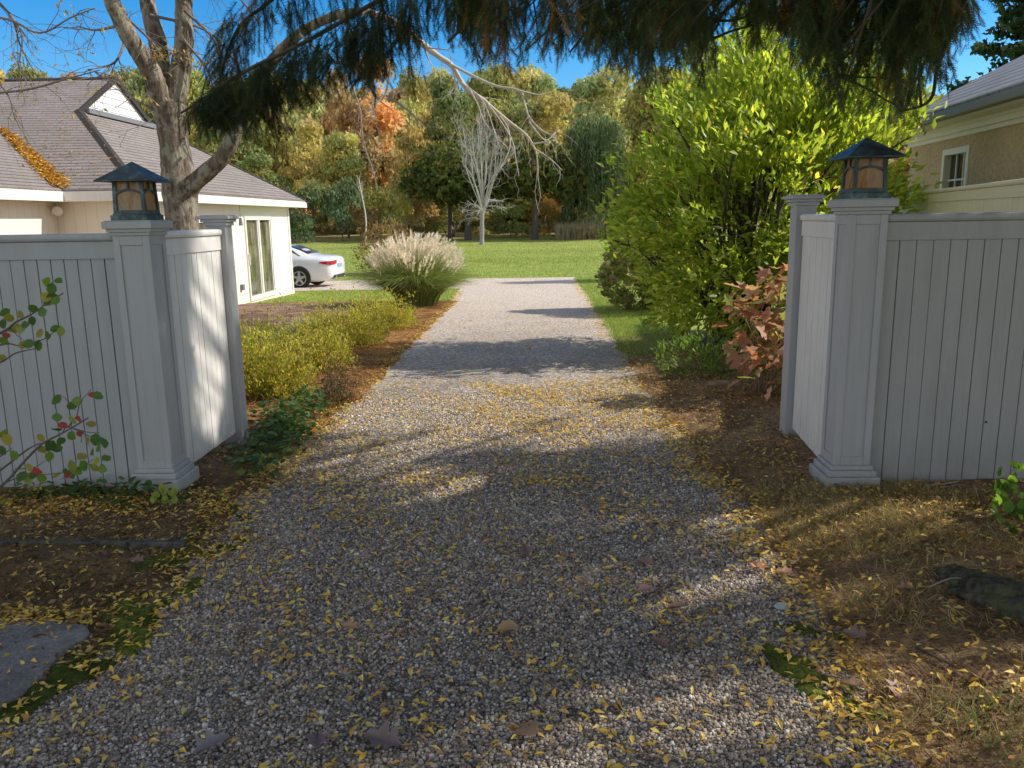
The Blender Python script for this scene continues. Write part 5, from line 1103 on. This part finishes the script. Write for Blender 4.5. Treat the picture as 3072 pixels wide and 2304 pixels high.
# stone slab, timber edging, twigs
h = Hard(); q = [ground(*p) for p in ((40, 628), (70, 630), (88, 634), (92, 642), (84, 650), (72, 656), (62, 664), (55, 672), (45, 683), (32, 694), (20, 704), (-10, 722))] + [np.array([-2.55, 2.12, 0]), np.array([-3.1, 2.2, 0]), np.array([-3.15, 2.95, 0]), np.array([-2.6, 3.03, 0])]
h.prism([(p[0], p[1], .0) for p in q], (0, 0, .040)); o = h.build('stone_slab', M['slab'], None, .014); tag(o, 'flat grey stone slab with rounded corner at lower left', 'slab')
a, c = ground(-60, 549), ground(186, 552); d = Vector(c - a).normalized()
t_ = thing('timber_edging', 'weathered timber edging board sunk in the soil left of the driveway', 'edging', a)
h = Hard(); R = Matrix.Translation(Vector(a)) @ Matrix.Rotation(math.atan2(d.y, d.x), 4, 'Z'); L = float(np.linalg.norm(c - a)); h.box((-1.2, -.02, -.06), (.42, .02, .048), R); h.box((.424, -.02, -.06), (L, .019, .045), R); h.build('board', M['timber'], t_, .004)
def stick(pxs, r, lab, col, lift=.03):
    b = Buf(); P = np.array([ground(*p) for p in pxs]) + [0, 0, lift]; limb(b, P, r, r * .5, 5, 5, .1, col); o = b.build('fallen_twig', M['paletwig'], None, True); tag(o, lab, 'twig', 'dead twigs lying on the ground')
stick([(925, 491), (955, 487), (968, 482), (985, 488), (1010, 487)], .006, 'pale bare twig under the right front fence', (.42, .36, .30))
stick([(935, 494), (960, 490), (990, 492), (1030, 490)], .004, 'thin grey twig just below the pale twig under the right fence', (.34, .29, .24))
stick([(478, 652), (488, 630), (493, 610), (505, 586)], .003, 'thin dead stem lying in the centre of the driveway', (.30, .26, .2))
stick([(740, 577), (800, 566), (860, 567), (920, 556)], .004, 'long thin dead twig crossing the right verge toward the root', (.20, .15, .11))
stick([(925, 606), (955, 596), (985, 610)], .004, 'curved dead twig lying over the exposed root', (.26, .22, .18), .08)
stick([(915, 655), (940, 668), (965, 680)], .006, 'short dark stick in the grass at lower right', (.08, .06, .05))
stick([(868, 478), (880, 484)], .004, 'tiny grey twig at the foot of the right gatepost', (.3, .26, .2)) if False else None

# ================================================================== LAWN TREES AND THE WOOD
def star_card():
    v, f = [], []
    for i in range(3):
        a = i * 2.1; d = np.array([math.cos(a), math.sin(a), .25 * (-1) ** i]); s = np.array([-d[1], d[0], .2]) * .36; k = len(v); v += [d * -.12 + s * .7, d * -.12 - s * .7, d * .5 + s, d * .5 - s, d * 1.0]; f += [(k, k + 1, k + 3), (k, k + 3, k + 2), (k + 2, k + 3, k + 4)]
    return np.array(v), f
CV, CF = star_card()
def crown_mesh(style, n):
    """unit-height tree: crown roughly between .18 and 1"""
    b = Buf(); bl = []
    if style == 'oak':
        for _ in range(16):
            a = rng.uniform(0, 6.28); h = rng.uniform(.26, .90); R = .29 * math.sin(min(1, (1.06 - h) * 1.5) * 1.5708) ; r = rng.uniform(.09, .15); q = rng.uniform(.35, 1.0)
            bl.append(((math.cos(a) * R * q, math.sin(a) * R * q, h), (r * 1.15, r * 1.15, r * .85)))
        bl.append(((0, 0, .62), (.2, .2, .28)))
    elif style == 'tall':
        for _ in range(16):
            a = rng.uniform(0, 6.28); h = rng.uniform(.16, .93); R = .17 * math.sin(min(1, (1.03 - h) * 1.7) * 1.5708); r = rng.uniform(.07, .11)
            bl.append(((math.cos(a) * R, math.sin(a) * R, h), (r, r, r * 1.15)))
        bl.append(((0, 0, .55), (.12, .12, .36)))
    elif style == 'bush':
        for _ in range(9):
            a = rng.uniform(0, 6.28); h = rng.uniform(.2, .78); q = rng.uniform(.1, .4); bl.append(((math.cos(a) * q, math.sin(a) * q, h), (.24, .24, .2)))
    W = np.array([x[1][0] ** 2 for x in bl]); i = rng.choice(len(bl), n, p=W / W.sum()); d = rdir(n); d[:, 2] = np.where(d[:, 2] < -.3, -d[:, 2] * .6, d[:, 2]); d = unit(d)
    p = np.array([x[0] for x in bl])[i] + d * np.array([x[1] for x in bl])[i] * (rng.uniform(.55, 1.08, n))[:, None]
    X, Yv, Z = frames(rdir(n), d + rdir(n) * .7); s = rng.uniform(.012, .026, n) * (1.6 if style == 'bush' else 1.0)
    tone = rng.uniform(.62, 1.25, len(bl))[i]; hue = rng.uniform(-.16, .16, len(bl))[i]
    c = np.stack([tone * (1 + hue), tone, tone * (1 - hue * .5)], 1) * rng.uniform(.75, 1.2, (n, 1))
    b.inst(CV, CF, p, X, Yv, Z, s, c); return b
def trunk_mesh(style):
    b = Buf(); top = .75
    c = spline([(0, 0, -.03), (.006, 0, .1), (-.008, .01, .35), (.0, 0, top)], 6); tube(b, c, np.interp(np.linspace(0, 1, len(c)), [0, .08, .4, 1], [.024, .017, .013, .004]), 8, (.12, .10, .085))
    for _ in range(9):
        h = rng.uniform(.2, .6); a = rng.uniform(0, 6.28); L = rng.uniform(.12, .26); limb(b, [(0, 0, h), (math.cos(a) * L * .5, math.sin(a) * L * .5, h + L * .35), (math.cos(a) * L, math.sin(a) * L, h + L * .85)], .007, .002, 5, 4, .05, (.12, .10, .085))
    return b
PROTO = {}
for st, k_, n in (('oak', 4, 5200), ('tall', 4, 4600), ('bush', 3, 1800)):
    for i in range(k_): PROTO[(st, i)] = (crown_mesh(st, n), crown_mesh(st, n).mesh('crown', M['far']), trunk_mesh(st).mesh('trunk', M['paletwig'], True))
KC = dict(olive=(.185, .17, .05), yellowgreen=(.22, .205, .055), brown=(.25, .165, .08), yellow=(.27, .225, .065), green=(.125, .14, .042), darkgreen=(.055, .085, .04), bluegreen=(.085, .125, .065), orange=(.27, .165, .07), rust=(.23, .145, .07), gold=(.27, .20, .06), deep=(.095, .11, .035), palegreen=(.21, .215, .09), olivegold=(.22, .19, .06), grey=(.16, .19, .125))
KC = {k_: tuple(min(.8, 2.6 * (v_ * .74 + .26 * (sum(c_) / 3) * w_)) for v_, w_ in zip(c_, (1.15, 1.05, .7))) for k_, c_ in KC.items()}
def far_tree(px_, Y, top, wpx, key, style, label, name='woodland_tree', group='trees at the edge of the wood', sink=0.0):
    base = at(px_, 300, Y); x = base[0]; z = float(T(x, Y)); zt = at(px_, top, Y)[2]; H_t = zt - z; wid = wpx / FPX * Y / (.72 if style == 'oak' else .48 if style == 'tall' else 1.15)
    t = thing(name, label, 'tree' if style != 'bush' else 'shrub', (x, Y, z - sink), group); k = rng.integers(0, 4 if style != 'bush' else 3); c_ = KC[key]
    t.rotation_euler = (0, 0, rng.uniform(0, 6.28)); t.scale = (wid, wid, H_t + sink)
    o = bpy.data.objects.new('crown', PROTO[(style, k)][1]); COL.objects.link(o); o.parent = t; o.color = (*c_, 1)
    o = bpy.data.objects.new('trunk', PROTO[(style, k)][2]); COL.objects.link(o); o.parent = t
    return t
FT = [
 (16, 82, 54, 74, 'olive', 'oak', 'rounded olive tree above the grey house ridge at the left edge'),
 (62, 128, 66, 62, 'yellowgreen', 'oak', 'yellow green treetop above the house ridge, second from the left edge'),
 (100, 140, 69, 60, 'brown', 'oak', 'hazy brown treetop above the house ridge, left of the white gable'),
 (140, 118, 68, 66, 'olive', 'oak', 'olive treetop directly behind the white shingled gable'),
 (205, 88, 56, 92, 'yellowgreen', 'oak', 'yellow green tree behind the bare grey trunk'),
 (166, 98, 60, 62, 'green', 'oak', 'green tree showing between the limbs of the bare grey trunk'),
 (247, 84, 72, 62, 'green', 'tall', 'green tree just right of the bare grey trunk'),
 (285, 92, 66, 66, 'olive', 'oak', 'olive tree behind the dark left spruce bough'),
 (318, 80, 118, 70, 'yellow', 'oak', 'yellow tree below the tip of the dark left spruce bough'),
 (268, 76, 150, 56, 'green', 'oak', 'green tree right above the far corner of the house roof'),
 (352, 78, 128, 60, 'yellowgreen', 'oak', 'yellow green tree left of and below the orange tree'),
 (384, 90, 54, 74, 'orange', 'tall', 'tall burnt orange tree left of the centre'),
 (350, 98, 62, 58, 'rust', 'oak', 'rust brown tree behind the left edge of the orange tree'),
 (412, 78, 134, 50, 'gold', 'oak', 'golden yellow tree low in front of the orange tree'),
 (424, 104, 72, 52, 'yellow', 'oak', 'golden treetop between the orange tree and the dark green oak'),
 (455, 78, 70, 84, 'deep', 'oak', 'dark green oak directly left of the pale dead tree'),
 (500, 84, 68, 76, 'green', 'oak', 'dark green tree directly behind the pale dead tree'),
 (545, 82, 92, 88, 'olivegold', 'oak', 'olive gold oak right of the pale dead tree'),
 (530, 98, 62, 80, 'palegreen', 'oak', 'pale green treetop above the olive gold oak'),
 (600, 96, 66, 90, 'palegreen', 'oak', 'pale green tree behind the weeping willow'),
 (660, 90, 62, 90, 'olive', 'oak', 'olive tree hidden mostly behind the tall green shrub'),
 (745, 70, -8, 96, 'palegreen', 'tall', 'tall pale green tree rising behind the top of the big shrub'),
 (700, 80, 40, 80, 'palegreen', 'oak', 'pale green tree glimpsed left of the tall one behind the shrub'),
 (500, 112, 60, 70, 'olive', 'oak', 'olive treetop on the skyline behind the dead tree'),
 (320, 118, 78, 70, 'olive', 'oak', 'olive treetop on the skyline behind the dark left bough'),
 (450, 118, 68, 60, 'palegreen', 'oak', 'pale green treetop on the skyline behind the dark green oak'),
]
for a in FT: far_tree(*a)
BU = [
 (310, 70, 178, 58, 'darkgreen', 'dark blue green bush at the wood edge beside the house corner'), (346, 71, 170, 52, 'bluegreen', 'blue green bush at the wood edge above the plumed grass'), (300, 66, 205, 50, 'darkgreen', 'low dark bush directly right of the house corner'), (395, 73, 176, 52, 'yellowgreen', 'yellow green bush below the golden tree'),
 (425, 76, 190, 46, 'brown', 'brown thinning bush left of the dark green oak'), (440, 77, 200, 40, 'olive', 'olive bush at the foot of the dark green oak'), (512, 74, 202, 46, 'green', 'green bush between the dead tree and the dark trunk'), (545, 78, 196, 44, 'gold', 'golden bush right of the dark trunk'), (566, 77, 205, 44, 'olive', 'olive bush at the foot of the willow'), (605, 72, 175, 60, 'palegreen', 'pale green bush between the willow and the tall shrub'), (372, 74, 205, 46, 'rust', 'rust coloured bush low behind the plumed grass'), (478, 84, 208, 50, 'olivegold', 'olive gold bush behind the dead tree trunk'), (640, 74, 180, 60, 'olive', 'olive bush at the left edge of the tall shrub')]
for px_, Y, top, w_, key, lab in BU: far_tree(px_, Y, top, w_, key, 'bush', lab, 'woodland_bush', 'bushes along the edge of the wood', 1.0)
# loose trunks seen at the foot of the wood
def trunk_only(px_, py_, Y, top, r, label):
    g = at(px_, py_, Y); z = float(T(g[0], Y)); t = thing('oak_tree', label, 'tree', (g[0], Y, z), 'trees at the edge of the wood'); b = Buf(); H_t = at(px_, top, Y)[2] - z
    limb(b, [(g[0], Y, z - .2), (g[0], Y, z + .3), (g[0] + .05, Y, z + H_t * .5), (g[0] - .1, Y, z + H_t)], r * 1.3, r * .5, 10, 6, .06, (.085, .07, .06), .6); b.build('trunk', M['paletwig'], t, True)
    cb = Buf(); P, N = blob_points(1500, [((g[0], Y, z + H_t * .9), (3.4, 2.6, 2.6)), ((g[0] + 2, Y, z + H_t * .75), (2.2, 2, 1.6)), ((g[0] - 2, Y, z + H_t * .8), (2.2, 2, 1.8))], .5, .4, .7)
    n = len(P); X, Yv, Z = frames(rdir(n), N + rdir(n) * .7); cb.inst(CV, CF, P, X, Yv, Z, rng.uniform(.2, .42, n), pick([(.10, .125, .035), (.16, .15, .04), (.07, .095, .03)], n)); cb.build('crown', M['wood'], t)
trunk_only(535, 236, 68, 160, .34, 'oak with thick dark trunk right of the pale dead tree')
trunk_only(380, 236, 70, 175, .28, 'oak with dark trunk standing behind the plumed grass') if False else None
trunk_only(450, 232, 72, 165, .24, 'oak with slim dark trunk left of the pale dead tree')
trunk_only(468, 236, 69, 170, .34, 'oak with grey trunk close behind the pale dead tree')
trunk_only(598, 234, 76, 175, .26, 'oak with dark trunk beside the willow')

# pale dead tree on the lawn
g = at(482, 244, 60.0); z = float(T(g[0], 60.0)); DB = np.array([g[0], 60.0, z]); t = thing('dead_tree', 'pale bare dead tree standing alone on the lawn', 'tree', DB); b = Buf()
HT = at(482, 112, 60)[2] - z
limb(b, [DB + [0, 0, -.1], DB + [0, 0, .4], DB + [.08, 0, HT * .3], DB + [.2, 0, HT * .48]], .23, .12, 10, 6, .05, (.30, .28, .26), .6)
for i in range(17):
    a = rng.uniform(0, 6.28); h = HT * rng.uniform(.22, .46); s = DB + [.12, 0, h]; R_b = rng.uniform(.5, 2.3); e = DB + [math.cos(a) * R_b + .15, math.sin(a) * R_b, HT * rng.uniform(.72, 1.02) - R_b * .35]
    m_ = s + (e - s) * .45 + np.array([math.cos(a), math.sin(a), 0]) * R_b * .12 + [0, 0, .3]; m2 = s + (e - s) * .75 + rng.normal(0, .22, 3); c = limb(b, [s, m_ + rng.normal(0, .15, 3), m2, e], .055, .010, 6, 6, .05, (.43, .40, .37)); twigs(b, c, 12, .5, 1.5, .014, -.25, 1.1, 2, None, (.42, .39, .37), .2)
for i in range(9):
    a = rng.uniform(0, 6.28); h = HT * rng.uniform(.15, .36); s = DB + [.06, 0, h]; L = rng.uniform(1.2, 2.6); e = s + [math.cos(a) * L, math.sin(a) * L, rng.uniform(-.2, .5)]
    c = limb(b, [s, (s + e) / 2 + [0, 0, .15], e], .045, .012, 5, 5, .05, (.36, .33, .31)); twigs(b, c, 9, .4, 1.0, .012, .05, .9, 1, None, (.55, .52, .48), .2)
b.build('trunk', M['paletwig'], t, True)
g = at(365, 228, 62); DB2 = np.array([g[0], 62, float(T(g[0], 62))]); t = thing('dead_sapling', 'thin pale dead sapling above the plumed grass', 'tree', DB2); b = Buf()
c = limb(b, [DB2, DB2 + [.1, 0, 2], DB2 + [-.1, 0, 3.6], DB2 + [-.25, 0, 4.8]], .07, .025, 6, 6, .05, (.62, .58, .53)); twigs(b, c, 9, .4, .9, .022, -.3, .9, 1, None, (.6, .56, .5), .3); b.build('trunk', M['paletwig'], t, True)

# weeping willow
g = at(594, 240, 72); WB = np.array([g[0], 72, float(T(g[0], 72))]); t = thing('willow', 'weeping grey green willow left of the tall shrub', 'tree', WB); b = Buf(); HW = at(594, 112, 72)[2] - WB[2]
limb(b, [WB, WB + [.1, 0, HW * .4], WB + [0, 0, HW * .8]], .3, .1, 8, 5, .05, (.12, .1, .085)); b.build('trunk', M['paletwig'], t, True)
n = 620; a = rng.uniform(0, 6.28, n); R_w = 2.5 * np.sqrt(rng.uniform(0, 1, n)); top = HW * (1.0 - .10 * (R_w / 2.5) ** 2 - .25 * rng.uniform(0, 1, n) ** 2); ln = rng.uniform(.25, .75, n) * HW; rec_p = []; 
for i in range(n):
    k_ = int(ln[i] / .16); u = rng.uniform(0, 1, k_); p = WB + np.stack([np.cos(a[i]) * (R_w[i] + .5 * u) + rng.normal(0, .06, k_), np.sin(a[i]) * (R_w[i] + .5 * u) + rng.normal(0, .06, k_), np.maximum(.4, top[i] - u * ln[i])], 1); rec_p.append(p)
P = np.concatenate(rec_p); n = len(P); X, Yv, Z = frames(np.tile([0, 0, -1.], (n, 1)) + rdir(n) * .35, rdir(n)); L = rng.uniform(.22, .42, n)
b = Buf(); b.inst(BLADE_V, BLADE_F, P, X, Yv, Z, np.stack([L * .28, L, L], 1), pick([(.17, .215, .11), (.22, .26, .13), (.12, .165, .08)], n)); b.build('crown', M['wood'], t)

# reeds in front of the willow
n = 2600; px_ = rng.uniform(556, 612, n); yy = rng.uniform(66, 70, n); xx = (px_ - 533) / FPX * yy; b = Buf(); Yv = np.stack([rng.normal(0, .15, n), rng.normal(0, .15, n), np.ones(n)], 1); X, Yv, Z = frames(Yv, rdir(n)); b.inst(BLADE_V, BLADE_F, np.stack([xx, yy, T(xx, yy)], 1), X, Yv, Z, np.stack([np.full(n, .06), rng.uniform(.7, 1.5, n), np.ones(n)], 1), pick([(.32, .25, .16), (.26, .24, .13), (.38, .3, .2)], n))
tag(b.build('reeds', M['grass']), 'straw coloured reeds at the far edge of the lawn', 'reeds', kind='stuff')
# leaf litter under the wood and wooded hill as one mass
b = Buf(); n_t = 240
for i in range(n_t):
    Y = rng.uniform(100, 235); x = rng.uniform(-.62, .62) * Y; z = float(T(x, Y)); s = rng.uniform(11, 16.5) * (1.0 if x / Y < .05 else .92); key = rng.choice(['olive', 'yellowgreen', 'brown', 'green', 'gold', 'palegreen', 'olivegold', 'rust', 'deep'], p=[.2, .16, .16, .12, .07, .1, .12, .04, .03])
    src = PROTO[('oak', rng.integers(4))][0]; V = src.V[0]; m_ = 1100; pick_ = rng.permutation(5200)[:m_]; nv = len(CV); nf = len(CF); V = V.reshape(-1, nv, 3)[pick_]; C = src.C[0].reshape(-1, nv, 3)[pick_]
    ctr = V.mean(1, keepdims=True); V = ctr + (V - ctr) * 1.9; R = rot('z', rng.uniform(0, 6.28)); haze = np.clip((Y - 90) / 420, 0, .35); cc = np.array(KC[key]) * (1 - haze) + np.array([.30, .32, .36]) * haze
    Fq = np.asarray(CF)[None] + (np.arange(m_) * nv)[:, None, None]
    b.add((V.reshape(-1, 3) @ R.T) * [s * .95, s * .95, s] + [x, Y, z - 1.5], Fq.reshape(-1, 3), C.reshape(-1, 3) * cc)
for i in range(46):
    Y = rng.uniform(88, 100); x = rng.uniform(-.42, .16) * Y; z = float(T(x, Y)); s = rng.uniform(4.5, 8); key = rng.choice(['olive', 'yellowgreen', 'brown', 'green', 'palegreen', 'olivegold'])
    V = PROTO[('oak', rng.integers(4))][0]; C = V.C[0]; V = V.V[0]; m_ = 700; pick_ = rng.permutation(5200)[:m_]; nv = len(CV); V = V.reshape(-1, nv, 3)[pick_]; C = C.reshape(-1, nv, 3)[pick_]; ctr = V.mean(1, keepdims=True); V = ctr + (V - ctr) * 2.2
    b.add(V.reshape(-1, 3) * [s * 1.3, s * 1.3, s] + [x, Y, z - s * .2], (np.asarray(CF)[None] + (np.arange(m_) * nv)[:, None, None]).reshape(-1, 3), C.reshape(-1, 3) * np.array(KC[key]))
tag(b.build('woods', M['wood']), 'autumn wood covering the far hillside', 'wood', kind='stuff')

# pine and bare tree behind the right house
def pine(px_, Y, top, wpx, label):
    g = at(px_, 300, Y); z = float(T(g[0], Y)); H_t = at(px_, top, Y)[2] - z; Bp = np.array([g[0], Y, z]); t = thing('pine_tree', label, 'tree', Bp); b = Buf(); rec = []
    limb(b, [Bp, Bp + [0, 0, H_t * .5], Bp + [0, 0, H_t]], .28, .03, 8, 6, .05, (.10, .08, .065)); Rm = wpx / FPX * Y / 2; PP = []; CC = []
    for zz in np.arange(H_t * .22, H_t * .98, .55):
        Rz = Rm * (1 - (zz / H_t) ** 1.6) + .5
        for i in range(7):
            a = rng.uniform(0, 6.28); L = Rz * rng.uniform(.5, 1.1); e = Bp + [math.cos(a) * L, math.sin(a) * L, zz + .18 * L]; s = Bp + [0, 0, zz]; cv = limb(b, [s, (s + e) / 2 - [0, 0, .05], e], .04, .01, 4, 3, .05, (.10, .08, .065))
            k_ = int(70 * L); u = rng.uniform(.35, 1.05, k_); PP.append(s + (e - s) * u[:, None] + rng.normal(0, .2, (k_, 3)) * [1, 1, .6])
    P = np.concatenate(PP); n = len(P); X, Yv, Z = frames(rdir(n) + [0, 0, .6], rdir(n)); nb = Buf(); nb.inst(CV, CF, P, X, Yv, Z, rng.uniform(.10, .20, n), pick([(.045, .085, .04), (.06, .105, .045), (.035, .065, .035), (.09, .10, .04)], n))
    b.build('trunk', M['paletwig'], t, True); nb.build('needles', M['wood'], t)
pine(1036, 32, -190, 165, 'dark green pine above the slate roof at the right edge')
g = at(936, 160, 40); TB = np.array([g[0], 40, float(T(g[0], 40))]); t = thing('bare_tree', 'leafless twiggy tree faint against the sky behind the slate roof', 'tree', TB); b = Buf(); zt = at(930, 82, 40)[2] - TB[2]
c = limb(b, [TB, TB + [0, 0, zt * .5], TB + [.1, 0, zt * .75]], .14, .05, 7, 6, .05, (.16, .13, .12))
for i in range(14):
    a = rng.uniform(0, 6.28); s = c[int(len(c) * rng.uniform(.45, .98))]; L = rng.uniform(.8, 1.9); e = s + [math.cos(a) * L * .8, math.sin(a) * L * .8, L * rng.uniform(.5, .9)]; cc = limb(b, [s, (s + e) / 2 + [0, 0, .1], e], .03, .008, 5, 4, .05, (.17, .14, .13)); twigs(b, cc, 9, .4, .9, .012, -.4, .8, 2, None, (.18, .15, .14), .2)
b.build('trunk', M['paletwig'], t, True)
